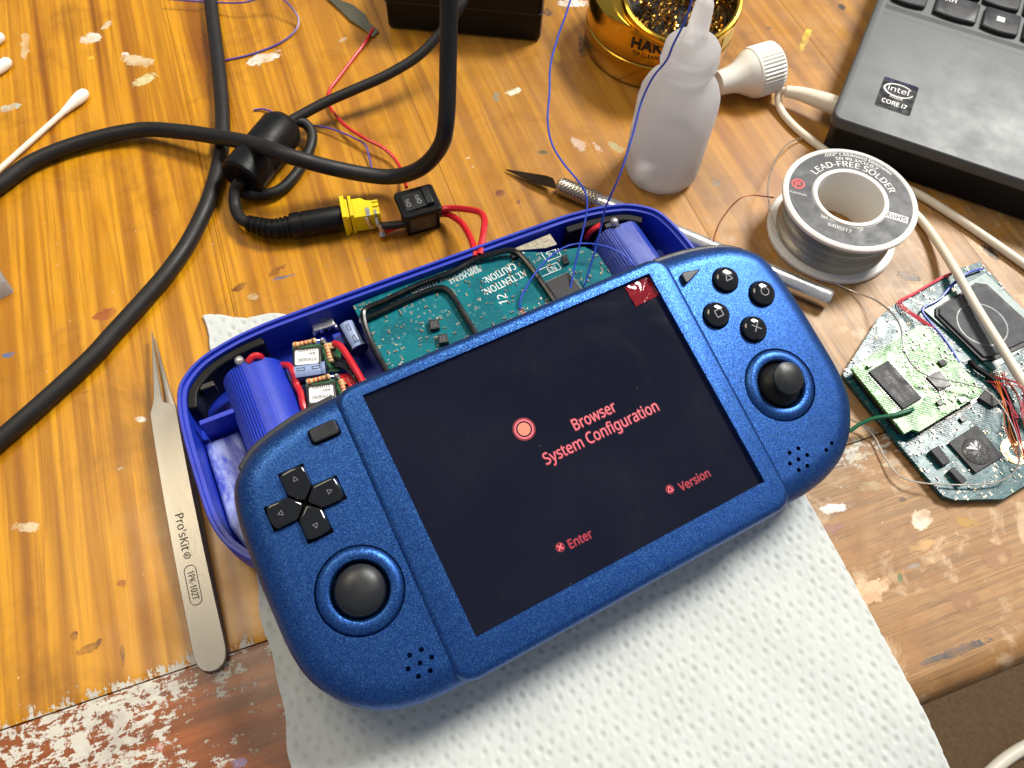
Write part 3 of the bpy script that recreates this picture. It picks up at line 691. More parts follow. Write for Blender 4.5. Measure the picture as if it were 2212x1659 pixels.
for c, kind in ((LC(1447, 1057, z0), 't'), (LC(1210, 1182, z0), 'x')):
    q = MB(); disc(q, c.x, c.y, z0 + 0.03, 0, 1.45); q.build('button_icon', M['glow'], scr, smooth=0)
    q = MB()
    if kind == 't':
        tri = [(0, 1.0), (-0.9, -0.65), (0.9, -0.65)]
        for i in range(3):
            a, b = tri[i], tri[(i + 1) % 3]; d = V(b[0] - a[0], b[1] - a[1], 0); nn = V(-d.y, d.x, 0).normalized() * 0.14
            q.add([V(c.x + a[0], c.y + a[1], z0 + .07) - nn, V(c.x + b[0], c.y + b[1], z0 + .07) - nn, V(c.x + b[0], c.y + b[1], z0 + .07) + nn, V(c.x + a[0], c.y + a[1], z0 + .07) + nn], [(0, 1, 2, 3)])
    else:
        for sg in (1, -1):
            d = V(1.6, 1.6 * sg, 0) / 2; nn = V(-d.y, d.x, 0).normalized() * 0.17; cc = V(c.x, c.y, z0 + 0.07 + 0.01 * sg)
            q.add([cc - d - nn, cc + d - nn, cc + d + nn, cc - d + nn], [(0, 1, 2, 3)])
    q.build('button_icon_symbol', M['lit_pink'], scr, smooth=0)
# strip of red tape on the screen corner
tp = [LC(u, v, -1.3) for u, v in ((1348, 622), (1372, 664), (1421, 640), (1407, 592))]
g = MB(); n_ = 10; vs = []
random.seed(5)
for j in range(n_ + 1):
    for i in range(n_ + 1):
        a = tp[0].lerp(tp[3], i / n_); b = tp[1].lerp(tp[2], i / n_); p = a.lerp(b, j / n_)
        vs.append((p.x, p.y, z0 + 0.18 + 0.35 * math.sin(i * 0.9 + j * 0.6) ** 2 * (0.4 + j / n_ * 0.6)))
g.add(vs, [(j * (n_ + 1) + i, (j + 1) * (n_ + 1) + i, (j + 1) * (n_ + 1) + i + 1, j * (n_ + 1) + i + 1) for j in range(n_) for i in range(n_)])
o = g.build('tape', M['tape'], con, smooth=60)
# thumb sticks
for c, left in ((STL, True), (STR, False)):
    prof = [(12.4, -7), (12.4, -1.0), (12.15, -0.2), (11.4, 0.6), (10.4, 1.0), (9.2, 1.0), (8.5, 0.8), (8.1, 0.3), (7.9, -0.6), (7.9, -7)]
    MB().lathe(prof, 64, Matrix.Translation((c.x, c.y, 0)), closed=True).build('stick_ring', M['flake'], con)
    if left:
        st = MB().lathe([(0, -7), (7.6, -7), (7.6, -1), (7.3, 0.3), (6.5, 1.0), (0, 1.2)], 48, Matrix.Translation((c.x, c.y, 0))).build('thumbstick', M['gloss'], con)
        MB().lathe([(0, 1), (6.2, 1.1), (6.7, 1.8), (6.6, 2.4), (5.8, 3.2), (4.3, 3.9), (2.3, 4.3), (0, 4.4)], 48, Matrix.Translation((c.x + .2, c.y + .3, 0))).build('stick_cap', M['stick'], st)
    else:
        st = MB().lathe([(0, -7), (7.7, -7), (7.7, -2), (7.5, -0.6), (6.8, 0.7), (5.2, 1.8), (3.4, 2.5), (2.4, 3.0), (2.3, 5.5), (0, 5.5)], 48, Matrix.Translation((c.x, c.y, 0))).build('thumbstick', M['black'], con)
        Mt = Matrix.Translation((c.x - 0.2, c.y + 0.7, 4.2)) @ Matrix.Rotation(math.radians(6), 4, 'X')
        MB().lathe([(0, 0), (2.8, 0.1), (4.8, 0.8), (5.4, 1.7), (5.2, 2.3), (3.9, 3.0), (2.1, 3.4), (0, 3.5)], 40, Mt).build('stick_cap', M['stick'], st)
# face buttons
def sym(kind, c, z, par):
    q = MB(); w = 0.17
    def seg(a, b):
        a, b = V(*a, 0), V(*b, 0); d = b - a; nn = V(-d.y, d.x, 0).normalized() * w; cc = V(c.x, c.y, z)
        q.add([cc + a - nn, cc + b - nn, cc + b + nn, cc + a + nn], [(0, 1, 2, 3)])
    if kind == 'triangle': t = [(0, 1.35), (-1.3, -0.9), (1.3, -0.9)]; [seg(t[i], t[(i + 1) % 3]) for i in range(3)]
    elif kind == 'square': t = [(-1.2, -1.2), (1.2, -1.2), (1.2, 1.2), (-1.2, 1.2)]; [seg(t[i], t[(i + 1) % 4]) for i in range(4)]
    elif kind == 'cross': seg((-1.3, -1.3), (1.3, 1.3)); c = V(c.x, c.y, 0); z += 0.01; seg((-1.3, 1.3), (1.3, -1.3))
    else: disc(q, c.x, c.y, z, 1.25, 1.55)
    q.build('button_symbol', M['greyprint'], par, smooth=0)
for kind, (u, v) in (('triangle', (1572, 600)), ('circle', (1651, 630)), ('square', (1552, 677)), ('cross', (1633, 707))):
    c = LC(u, v, 2.0)
    R_ = 4.35; prof = [(R_, -3), (R_, 0.9)] + [(R_ * math.cos(t) ** 0.6 if t < 1.5707 else 0, 0.9 + 1.55 * math.sin(t)) for t in [math.pi / 2 * k / 10 for k in range(1, 11)]]
    prof[-1] = (0, 2.45)
    bt = MB().lathe([(0, -3)] + prof, 40, Matrix.Translation((c.x, c.y, 0))).build('face_button', M['gloss'], con)
    bt['label'] = 'round black button marked with a ' + kind
    sym(kind, c, 2.5, bt)
    MB().lathe([(4.15, 0.02), (4.75, 0.02)], 40, Matrix.Translation((c.x, c.y, 0.03))).build('button_gap', M['void'], con, smooth=0)
# start and select
tri = [LC(u, v, 1.5) for u, v in ((1470, 589), (1515, 580), (1483, 614))]
poly = []
for i in range(3):
    a, b, d = tri[i - 1], tri[i], tri[(i + 1) % 3]
    for t in (0, .5, 1):
        p0, p1 = b + (a - b).normalized() * 1.1, b + (d - b).normalized() * 1.1
        q = p0.lerp(b, t).lerp(b.lerp(p1, t), t); poly.append((q.x, q.y))
MB().prism(poly, -2, 1.7).build('start_button', M['stick'], con, bevel=0.35)
c = LC(700, 932, 1.0)
MB().prism(rrect(8.2, 4.4, 1.0, 4, c.x, c.y), -2, 1.7).build('select_button', M['stick'], con, bevel=0.4)
MB().prism(rrect(9.0, 5.2, 1.3, 4, c.x, c.y - .1), -1, 0.05).build('button_gap', M['void'], con, smooth=0)
# direction pad: four separate house-shaped keys
dc = V(-77.9, 16.2, 0)
for k in range(4):
    a = math.radians(90 * k); Rz = Matrix.Translation((dc.x, dc.y, 0)) @ Matrix.Rotation(a, 4, 'Z') @ Matrix.Diagonal((0.89, 0.93, 1.0, 1.0))
    poly = [(0.4, 0), (4.0, -3.8), (10.4, -3.9), (11.4, -3.2), (11.8, 0), (11.4, 3.2), (10.4, 3.9), (4.0, 3.8)]
    vs0 = [(x, y, -2) for x, y in poly]; vs1 = [(x, y, 1.5 + 0.07 * x) for x, y in poly]; n8 = len(poly)
    q = MB().add(vs0 + vs1, [tuple(range(n8 - 1, -1, -1)), tuple(range(n8, 2 * n8))] + [(i, (i + 1) % n8, n8 + (i + 1) % n8, n8 + i) for i in range(n8)], Rz)
    dk = q.build('direction_key', M['gloss'], con, bevel=0.8, seg=4)
    q = MB(); tr = [(8.9, 0), (7.5, 0.75), (7.5, -0.75)]
    for i in range(3):
        p0, p1 = V(*tr[i], 0), V(*tr[(i + 1) % 3], 0); d = p1 - p0; nn = V(-d.y, d.x, 0).normalized() * 0.08
        for p in (p0, p1): p.z = 1.58 + 0.07 * p.x
        q.add([p0 - nn, p1 - nn, p1 + nn, p0 + nn], [(0, 1, 2, 3)], Rz)
    q.build('key_arrow', M['greyprint'], dk, smooth=0)
gp = offset_poly([(-4.3, -4.3), (-4.3, -12.1), (4.3, -12.1), (4.3, -4.3), (12.1, -4.3), (12.1, 4.3), (4.3, 4.3), (4.3, 12.1), (-4.3, 12.1), (-4.3, 4.3), (-12.1, 4.3), (-12.1, -4.3)], 0.05)
MB().prism([(x * 0.9 + dc.x, y * 0.9 + dc.y) for x, y in gp], -1, 0.04).build('key_gap', M['void'], con, smooth=0)
# shoulder buttons peeking past the top edge
for sg in (-1, 1):
    seg_ = [(x * sg, y) for x, y in HALF[0:6]]
    crv = [tuple(p.xy) for p in catmull([(x, y, 0) for x, y in seg_], 4)]
    if sg > 0: crv = crv[::-1]
    outp = []
    for i, p in enumerate(crv):
        a, b = crv[max(i - 1, 0)], crv[min(i + 1, len(crv) - 1)]; d = V(b[0] - a[0], b[1] - a[1], 0).normalized(); nn = V(d.y, -d.x, 0)
        if nn.y < 0: nn = -nn
        outp.append((p[0] + nn.x * 0.9, p[1] + nn.y * 0.9))
    inp = [(p[0], p[1] - 2.0) for p in crv]
    MB().prism(outp + inp[::-1], -14, -5.0).build('shoulder_button', M['shoulder'], con, bevel=0.6)

# ------------------------------------------------------------------ the back shell and what lies in it
SY = math.radians(29.04); AL, PE = V(math.cos(SY), math.sin(SY), 0), V(-math.sin(SY), math.cos(SY), 0)
ROT_S = Matrix((AL, PE, V(0, 0, 1))).transposed()
SC0 = AL * 55.7 + PE * 131.7 + V(0, 0, 0.9)
RIM = 21.4
def SL(u, v, z):
    p = P(u, v, z + SC0.z) - SC0; return V(p.dot(AL), p.dot(PE), z)
shell = thing('console_back_shell', 'open blue printed back shell of the handheld holding battery sleeves', 'console shell', SC0, ROT_S)
lp = [loop(7, 0.0), loop(4.2, 0.7), loop(2.2, 2.2), loop(0.7, 5), loop(0, 9), loop(0, RIM - 0.5), loop(0.4, RIM), loop(1.3, RIM), loop(1.5, RIM - 1.3), loop(2.7, RIM - 1.4), loop(2.9, 4.5), loop(4.2, 2.8)]
MB().rings(lp).build('tray', M['print'], shell, smooth=30)
# battery sleeves with ribbed flanks
def sleeve(x, y1, y0, flat):
    n = 240; prof = []
    for i in range(n):
        a = 2 * math.pi * i / n - math.pi / 2; c, s_ = math.cos(a), math.sin(a); r = 10.7
        if s_ > 0.25 and c < -0.22: r += 0.22 if (i // 2) % 2 else -0.2
        px, pz = r * c, r * s_
        if flat and s_ > 0.86: pz = r * 0.86 + (s_ - 0.86) * 2
        if s_ < -0.75: pz = -9.0; px = px * 1.05
        prof.append((px, pz))
    lps = []
    for y, k in ((y1, 0.93), (y1 - 0.7, 1.0), (y0, 1.0)): lps.append([(x + px * k, y, 11.4 + pz * k) for px, pz in prof])
    return MB().rings(lps[::-1]).build('battery_sleeve', M['print_light'] if flat else M['print'], shell, smooth=32)
s1 = sleeve(-70.4, 30.0, -30, False); s2 = sleeve(76.3, 30.5, -30, True)
for sx, yy in ((-72.5, 30.3), (75.2, 31.0)):
    MB().tube([(sx - 0.5, yy - 1.5, 21.4), (sx - 0.2, yy + 0.2, 22.0), (sx + 0.5, yy + 1.8, 20.8)], lambda t: 0.7 + 1.0 * math.sin(math.pi * t), 10).build('solder_joint', M['solder'], shell)
    MB().box((sx, yy - 1.2, 20.7), (3.2, 1.6, 0.5)).build('sleeve_slot', M['ink'], shell, smooth=0)
# black rubber button pads along the back wall
for pts, sub in (([(-94.0, 22), (-92, 28.5), (-87.5, 33), (-81, 36.5), (-72, 38.6), (-63, 39.4)], 1), ([(58, 39.4), (66, 38.8), (75, 37.6), (83, 35.2), (88.5, 31)], 2)):
    c = catmull([(x, y, 0) for x, y in pts], 4)
    inner = []
    for i, p in enumerate(c):
        a, b = c[max(i - 1, 0)], c[min(i + 1, len(c) - 1)]; d = (b - a).normalized(); nn = V(d.y, -d.x, 0)
        inner.append((p.x + nn.x * 3.2, p.y + nn.y * 3.2))
    o = MB().prism([(p.x, p.y) for p in c] + inner[::-1], 5, 18.6).build('rubber_pad', M['black'], shell, bevel=0.5)
    k = inner[len(inner) // (3 if sub == 1 else 2)]
    MB().box((k[0] + 1.0, k[1] - 1.0, 15.5), (5.0, 2.2, 5.0), Matrix.Identity(4)).build('tact_switch', M['chipdark'], shell, bevel=0.3)
# left pocket: cross rib and sanded floor
MB().box((-86.2, 16.4, 9.5), (12, 2.0, 14), Matrix.Identity(4)).build('cross_rib', M['print'], shell, bevel=0.3)
MB().prism([(-94.2, 14), (-94.8, -18), (-91, -31), (-83.5, -37), (-82, -37), (-82, 14)], 2.85, 6.5).build('sanded_pocket', M['print_dust'], shell, bevel=1.2, seg=3)
MB().prism([(94.2, 22), (94.8, -20), (88, -37), (88.6, 22)], 2.85, 6.5).build('sanded_pocket', M['print_light'], shell, bevel=1.0, seg=3)
for (x, y, w_, h_) in ((-47, 34, 9, 5), (-36, 33, 8, 6)):
    MB().box((x, y, 6), (w_, h_, 7)).build('mounting_block', M['print'], shell, bevel=0.5)
# the console's own main circuit board
BZ = 17.2
def bl(u, v): p = SL(u, v, BZ); return (p.x, p.y)
brd = thing('circuit_board', 'large teal circuit board with caution lettering seated in the blue back shell', 'circuit board', SC0, ROT_S)
poly = [bl(762, 660), bl(900, 603), bl(1028, 555), bl(1100, 543), bl(1180, 545), bl(1262, 533), bl(1291, 547), bl(1325, 600)] 
x1, y1 = poly[-1]; poly += [(x1 + 2, -28), (-22, -28), (bl(806, 745)[0] + 3, 0), bl(806, 745)]
MB().prism(poly, BZ - 1.6, BZ).build('board', M['pcb'], brd, smooth=0)
def bt_(s, a, b, h, bold=0.0): 
    A = V(*bl(*a), BZ); B = V(*bl(*b), BZ); return text(brd, s, A, B, M['chalk'], h, bold=bold, lift=0.05)
bt_('CAUTION:', (1108, 568), (1042, 601), 3.0, 0.012); bt_('AT TENTION:', (1132, 582), (1040, 627), 3.0, 0.012)
bt_('REPLACE IC-LINK AS MARKED.', (1027, 571), (882, 628), 1.9, 0.01); bt_('REMPLACER LE', (1036, 578), (969, 606), 1.9, 0.01)
bt_('12', (1098, 655), (1092, 634), 3.4, 0.01); bt_('L5', (1200, 538), (1178, 545), 2.3); bt_('N3', (1197, 573), (1180, 580), 2.3)
def frame_px(pts, name='printed_frame'):
    q = MB(); L_ = [V(*bl(*p), BZ + 0.06) for p in pts]
    for a, b in zip(L_, L_[1:]):
        d = (b - a).normalized(); nn = V(-d.y, d.x, 0) * 0.13; q.add([a - nn, b - nn, b + nn, a + nn], [(0, 1, 2, 3)])
    q.build(name, M['chalk'], brd, smooth=0)
frame_px([(1168, 545), (1182, 565), (1212, 553), (1205, 537)]); frame_px([(1172, 597), (1213, 580), (1203, 567), (1165, 583)])
def chip(par, px, z, h, mat='chipdark', loc=None, name='chip', tl=None, leads=0):
    """a flat chip whose top outline is given by four pixels, resting on height z"""
    pts = [tl(u, v, z + h) for u, v in px]
    q = MB().prism([(p.x, p.y) for p in pts], z, z + h).build(name, M[mat], par, bevel=0.18, smooth=30)
    if leads:
        g = MB()
        ctr = sum(pts, V(0, 0, 0)) / 4
        for i in range(4):
            if leads == 2 and i % 2 == 0: continue
            a, b = pts[i], pts[(i + 1) % 4]; L_ = (b - a).length; k = max(3, int(L_ / 0.75)); d = (b - a).normalized(); nn = V(d.y, -d.x, 0)
            if nn.dot(a - ctr) < 0: nn = -nn
            for j in range(k):
                p = a.lerp(b, (j + 0.5) / k) + nn * 0.45; p.z = z + 0.25
                Mx = frame(V(0, 0, 1), nn).to_4x4(); Mx.translation = p; g.box((0, 0, 0), (0.95, 0.32, 0.3), Mx)
        o = g.build('chip_leads', M['lead'], q, smooth=0); o['kind'] = 'stuff'
    return q
for px in (((925, 690), (948, 689), (950, 708), (930, 712)), ((945, 722), (965, 720), (970, 738), (948, 742))):
    c = chip(brd, px, BZ, 2.0, 'chipdark', tl=SL, name='tantalum_capacitor')
chip(brd, ((1102, 545), (1117, 541), (1122, 552), (1107, 557)), BZ, 1.8, 'chipdark', tl=SL, name='tantalum_capacitor')
chip(brd, ((1213, 552), (1225, 549), (1230, 566), (1218, 571)), BZ, 1.6, 'chipdark', tl=SL, name='tantalum_capacitor')
chip(brd, ((1178, 610), (1228, 588), (1268, 640), (1220, 670)), BZ, 1.4, 'chip', tl=SL, leads=4)
def text_top(par, s, px0, px1, z, tl, mat='dimprint', h=None, bold=0.0): 
    return text(par, s, tl(*px0, z), tl(*px1, z), M[mat], h, bold=bold, lift=0.05)
for a, b in (((944, 694), (931, 696)), ((962, 725), (950, 727))):
    text_top(brd, '22', a, b, BZ + 2.03, SL, 'greyprint', 1.0); text_top(brd, '161', (a[0] + 1, a[1] + 6), (b[0] + 1, b[1] + 6), BZ + 2.03, SL, 'greyprint', 1.0)
def inpoly(x, y, poly):
    c = False; n = len(poly); j = n - 1
    for i in range(n):
        if (poly[i][1] > y) != (poly[j][1] > y) and x < (poly[j][0] - poly[i][0]) * (y - poly[i][1]) / (poly[j][1] - poly[i][1]) + poly[i][0]: c = not c
        j = i
    return c
def scatter(par, poly, z, n, seed, ang=0.0, keep=None, big=1.0, pads=True):
    rnd = random.Random(seed); a_, b_, c_ = MB(), MB(), MB()
    x0, x1 = min(p[0] for p in poly), max(p[0] for p in poly); y0, y1 = min(p[1] for p in poly), max(p[1] for p in poly)
    k = 0; tries = 0
    while k < n and tries < n * 30:
        tries += 1; x, y = rnd.uniform(x0, x1), rnd.uniform(y0, y1)
        if not inpoly(x, y, poly) or (keep and not keep(x, y)): continue
        k += 1; t = ang + rnd.choice((0, math.pi / 2)); Mx = Matrix.Translation((x, y, z)) @ Matrix.Rotation(t, 4, 'Z')
        ty = rnd.random(); s = big * rnd.uniform(0.8, 1.25)
        if ty < 0.55:
            a_.box((0, 0, 0.3 * s), (1.0 * s, 0.75 * s, 0.6 * s), Mx)
            for e in (-1, 1): b_.box((e * 0.62 * s, 0, 0.32 * s), (0.36 * s, 0.8 * s, 0.66 * s), Mx)
        elif ty < 0.85:
            for e in (-1, 1): c_.box((e * 0.6 * s, 0, 0.03), (0.62 * s, 0.8 * s, 0.1), Mx)
        else: b_.lathe([(0.75 * s, 0.0), (0.6 * s, 0.3 * s), (0, 0.45 * s)], 10, Mx)
    for mb_, nm, mt in ((a_, 'surface_components', 'smd'), (b_, 'solder_ends', 'lead'), (c_, 'bare_pads', 'pad')):
        if mb_.v: o = mb_.build(nm, M[mt], par, smooth=40); o['kind'] = 'stuff'
scatter(brd, offset_poly(poly, 1.5) if False else poly, BZ, 320, 11, 0.05, keep=lambda x, y: y > -6, big=0.62)
# rows of gold fingers beside the black lead
for a, b in (((1102, 690), (1122, 722)), ((1125, 668), (1152, 705))):
    A, B = V(*bl(*a), 0), V(*bl(*b), 0); g = MB(); d = (B - A).normalized(); Mx0 = frame(V(0, 0, 1), d)
    for i in range(10):
        p = A.lerp(B, i / 9); p.z = BZ + 0.06; Mx = Mx0.to_4x4(); Mx.translation = p; g.box((0, 0, 0), (0.42, 2.0, 0.08), Mx)
    o = g.build('contact_fingers', M['bandorange'], brd, smooth=0); o['kind'] = 'stuff'
# metal shield and solder lump
o = MB().prism([bl(1095, 545), bl(1188, 507), bl(1203, 530), bl(1180, 538)], BZ + 0.2, BZ + 0.7).build('shield_strip', M['tin'], brd, bevel=0.15)
MB().lathe([(1.6, 0), (1.4, 0.8), (0.8, 1.3), (0, 1.5)], 14, Matrix.Translation((*bl(1031, 560), BZ))).build('solder_lump', M['solder'], brd)
MB().lathe([(1.5, 0), (1.3, 0.8), (0.8, 1.2), (0, 1.4)], 14, Matrix.Translation((*bl(784, 692), BZ))).build('solder_lump', M['solder'], brd)
def w_(px): return [P(u, v, z) for u, v, z in px]
def wire(name, label, px, r, mat, group=None, cat='wire', n=8, sub=8):
    pts = w_(px); o = MB().tube(pts, r, n, sub).build(name, M[mat], None, pts[0], world=True); return tag(o, label, cat, group)
Zb = SC0.z + BZ
wire('black_lead', 'glossy black lead following the back edge of the teal circuit board', [(842, 812, Zb + 1.2), (815, 765, Zb + 1.2), (796, 725, Zb + 1.5), (786, 690, Zb + 2), (790, 668, Zb + 2.2), (830, 650, Zb + 2), (900, 617, Zb + 1.6), (975, 588, Zb + 1.6), (1022, 562, Zb + 1.8), (1060, 550, Zb + 2.4), (1098, 541, Zb + 2.6), (1120, 548, Zb + 2.2), (1145, 575, Zb + 1.8), (1175, 617, Zb + 1.6), (1210, 668, Zb + 1.6)], 1.15, 'lead_black')
wire('black_lead', 'glossy black lead bent across the middle of the teal circuit board', [(783, 692, Zb + 1.2), (815, 678, Zb + 1.3), (870, 652, Zb + 1.3), (925, 628, Zb + 1.3), (955, 622, Zb + 1.4), (975, 635, Zb + 1.4), (997, 670, Zb + 1.4), (1030, 725, Zb + 1.4)], 1.15, 'lead_black')
# voltage regulator modules
def regulator(label, ctr, yaw, z):
    Rm = Matrix.Rotation(SY + yaw, 3, 'Z'); p = SC0 + AL * ctr[0] + PE * ctr[1] + V(0, 0, z)
    t = thing('regulator_module', label, 'circuit module', p, Rm, 'regulator modules in the back shell')
    MB().box((1.5, 0.5, 0.6), (17, 12.5, 1.2)).build('board', M['pcbgreen'], t, bevel=0.1)
    ind = MB().box((-1.2, -1.0, 3.2), (10, 8.6, 4.0)).build('inductor', M['chipdark'], t, bevel=0.5)
    lb = MB().prism(rrect(8.2, 6.0, 0.7, 3, -1.2, -1.0), 5.2, 5.3).build('printed_label', M['label'], ind, smooth=0)
    for s, y, x0 in (('PTH08080', -2.9, 1.9), ('WAH', -0.6, 1.9), ('0743M905', 1.1, 1.9)):
        L_ = 6.2 if len(s) > 4 else 2.4
        text(lb, s, (x0, y + 1.4, 5.3), (x0 - L_, y + 1.4, 5.3), M['ink'], 1.25, bold=0.02, lift=0.03)
    for (a, b) in (((-6.2, 4.6, 4.6), (2.2, 5.6, 4.9)), ((5.6, 3.6, 5.0), (7.0, -3.6, 4.2))):
        a, b = V(*a), V(*b); d = (b - a); Mx = frame(d).to_4x4(); Mx.translation = a; L_ = d.length
        r = MB().lathe([(0, 0), (0.8, 0.05), (1.15, 0.5), (1.15, 1.4), (0.9, 1.9), (0.9, L_ - 1.9), (1.15, L_ - 1.4), (1.15, L_ - 0.5), (0.8, L_ - 0.05), (0, L_)], 16, Mx).build('resistor', M['resistor'], t)
        for k, mt in ((0.14, 'bandorange'), (0.34, 'bandorange'), (0.5, 'bandred'), (0.66, 'bandorange'), (0.86, 'bandbrown')):
            rr = 1.2 if k in (0.14, 0.86) else 0.95
            MB().lathe([(rr, L_ * k - 0.28), (rr + .03, L_ * k), (rr, L_ * k + 0.28)], 16, Mx).build('colour_band', M[mt], r)
    MB().tube([(2.2, 5.6, 4.9), (3.6, 5.8, 4.4), (4.6, 5.0, 4.6), (5.6, 3.6, 5.0)], 0.32, 6).build('resistor_lead', M['solder'], t)
    MB().lathe([(1.3, 0), (1.1, 1.2), (0.5, 2.2), (0, 2.6)], 12, Matrix.Translation((4.2, 5.6, 3.4))).build('solder_lump', M['solder'], t)
    MB().box((7.0, 4.4, 1.9), (3.4, 2.6, 1.4)).build('ceramic_capacitor', M['pad'], t, bevel=0.15)
    return t
pr = SL(671, 762, 17); regulator('green regulator module with white label beside the silver socket', (pr.x - 0.3, pr.y - 0.3), math.radians(-18), 11.5)
pr = SL(702, 852, 17); regulator('green regulator module with white label half hidden by the console edge', (pr.x + 0.4, pr.y + 1.2), math.radians(-16), 12.0)
def ecap(label, a, b, r=3.6):
    a, b = V(*a), V(*b); base = SC0 + AL * a.x + PE * a.y + V(0, 0, a.z)
    e = SC0 + AL * b.x + PE * b.y + V(0, 0, b.z); d = e - base; L_ = d.length; Rm = frame(d, V(0, 0, 1))
    t = thing('capacitor', label, 'capacitor', base, Rm, 'electrolytic capacitors in the back shell')
    MB().lathe([(0, 0), (r - .5, 0), (r, 0.5), (r, L_ - 2.6), (r - .35, L_ - 2.1), (r, L_ - 1.6), (r, L_ - 0.4), (r - .5, L_), (0, L_)], 32).build('sleeve', M['capblue'], t)
    g = MB(); vs = []; fs = []; K = 8
    for i in range(K + 1):
        an = -0.75 + 1.5 * i / K
        for z in (0.5, L_ - 2.7, L_ - 2.1, L_ - 1.5, L_ - 0.4):
            rr = r + 0.05 - (0.33 if abs(z - (L_ - 2.1)) < 0.01 else 0); vs.append((rr * math.cos(an), rr * math.sin(an), z))
    for i in range(K):
        for j in range(4): fs.append((i * 5 + j, (i + 1) * 5 + j, (i + 1) * 5 + j + 1, i * 5 + j + 1))
    st = g.add(vs, fs).build('stripe', M['capstripe'], t)
    for zc in (2.0, L_ * 0.6):
        q = MB()
        for (x0, x1, y0, y1) in ((-0.6, 0.6, 0, 0.2), (-0.6, 0.6, 2.6, 2.8), (-0.6, -0.4, 0, 2.8), (0.4, 0.6, 0, 2.8)):
            q.add([(r + 0.12, x0, zc + y0), (r + 0.12, x1, zc + y0), (r + 0.12, x1, zc + y1), (r + 0.12, x0, zc + y1)], [(0, 1, 2, 3)])
        q.build('stripe_mark', M['ink'], st, smooth=0)
    return t
a, b = SL(633, 812, 13.5), SL(708, 801, 13.5); ecap('blue capacitor lying between the two regulator modules', a, b)
a, b = SL(748, 703, 13), SL(778, 758, 13); ecap('blue capacitor standing askew beside the teal circuit board', a, b, 3.4)
# silver micro socket with a drop of hot glue
p = SL(699, 704, 11); so = thing('micro_socket', 'small silver socket with a clear glue drop on the shell wall', 'connector', SC0 + AL * p.x + PE * p.y + V(0, 0, 10.2), Matrix.Rotation(SY - 0.05, 3, 'Z'))
sk = MB().box((0, 0, 1.6), (8.2, 5.0, 3.0)).build('socket_shell', M['steel'], so, bevel=0.5)
for x in (-2.6, 0.2, 2.6): MB().box((x, -2.55, 1.3), (1.5, 0.2, 1.2)).build('socket_slot', M['ink'], sk, smooth=0)
for x in (-4.2, 4.2): MB().box((x, -1.6, 0.2), (0.8, 2.0, 2.4)).build('socket_tab', M['steel'], sk, bevel=0.2)
MB().lathe([(0, 3.0), (2.4, 3.05), (2.6, 3.7), (2.0, 4.5), (0, 4.9)], 24, Matrix.Translation((0.8, 2.2, 0))).build('glue_drop', M['glue'], so)
# wires in the shell
wire('red_lead', 'thick red lead running from the upper regulator module under the console', [(722, 742, 16), (735, 748, 17.5), (752, 772, 18), (772, 805, 18), (792, 840, 17)], 1.25, 'red')
wire('red_lead', 'short red lead soldered to the left battery sleeve', [(536, 782, 22.8), (546, 771, 23.6), (558, 769, 23.2), (566, 776, 20), (572, 790, 15)], 1.25, 'red')
wire('red_lead', 'red lead looping past the left battery sleeve to the regulators', [(600, 790, 14), (622, 790, 16), (634, 805, 17), (640, 830, 15), (650, 850, 15.5), (655, 875, 16), (665, 900, 15)], 1.25, 'red')
wire('red_lead', 'frayed red lead on the right battery sleeve', [(1297, 486, 22.6), (1284, 494, 22.2), (1274, 503, 20), (1268, 514, 15)], 1.1, 'red')
for k, (du, dv) in enumerate(((0, 0), (6, 8), (-5, 9), (10, 3), (2, 16))):
    wire('thin_black_wire', 'thin black wire in the bundle beside the regulator modules', [(722 + du, 775 + dv, 15 + k * .4), (740 + du, 778 + dv, 16.5), (760 + du, 795 + dv, 16.2 + k * .3), (785 + du, 830 + dv, 15)], 0.7, 'gloss', 'black wires beside the regulators')
for k, (du, dv) in enumerate(((0, 0), (-9, 3))):
    wire('thin_red_wire', 'thin red wire below the black bundle beside the regulator modules', [(735 + du, 812 + dv, 13), (752 + du, 815 + dv, 15), (770 + du, 835 + dv, 15), (790 + du, 860 + dv, 14)], 0.8, 'red', 'red wires below the black bundle')

# ------------------------------------------------------------------ long blue hook-up wires
wire('blue_wire', 'long thin blue wire dangling left of the squeeze bottle', [(1238, -20, 70), (1222, 32, 66), (1205, 80, 62), (1189, 140, 58), (1187, 200, 54), (1183, 260, 50), (1192, 310, 46), (1215, 350, 43), (1248, 390, 40), (1265, 418, 37), (1268, 450, 34), (1260, 495, 30), (1245, 560, 24), (1230, 632, Zb + .5)], 0.37, 'blue_wire', n=6)
wire('blue_wire', 'long thin blue wire dangling across the squeeze bottle', [(1500, -20, 106), (1482, 40, 98), (1455, 95, 90), (1440, 130, 84), (1410, 168, 76), (1385, 222, 68), (1367, 290, 62), (1340, 375, 54), (1318, 425, 46), (1306, 455, 40), (1296, 500, 32), (1280, 560, 25), (1262, 618, Zb + .5)], 0.37, 'blue_wire', n=6)
wire('blue_wire', 'short blue wire arching over the teal circuit board', [(1124, 668, Zb + .4), (1124, 648, Zb + 2), (1146, 605, Zb + 4), (1180, 563, Zb + 6), (1220, 534, Zb + 7), (1262, 526, Zb + 7), (1310, 533, Zb + 7), (1345, 550, Zb + 6), (1372, 575, Zb + 4)], 0.37, 'blue_wire', n=6)
wire('violet_wire', 'thin violet blue wire curling across the far table top', [(360, -2, 4), (440, 4, 4), (520, 6, 6), (570, -6, 8), (600, -8, 8), (628, 14, 6), (645, 42, 3), (636, 68, 1.5), (600, 95, 0.8), (540, 118, 0.6), (487, 130, 0.6)], 0.42, 'violet_wire', n=6)
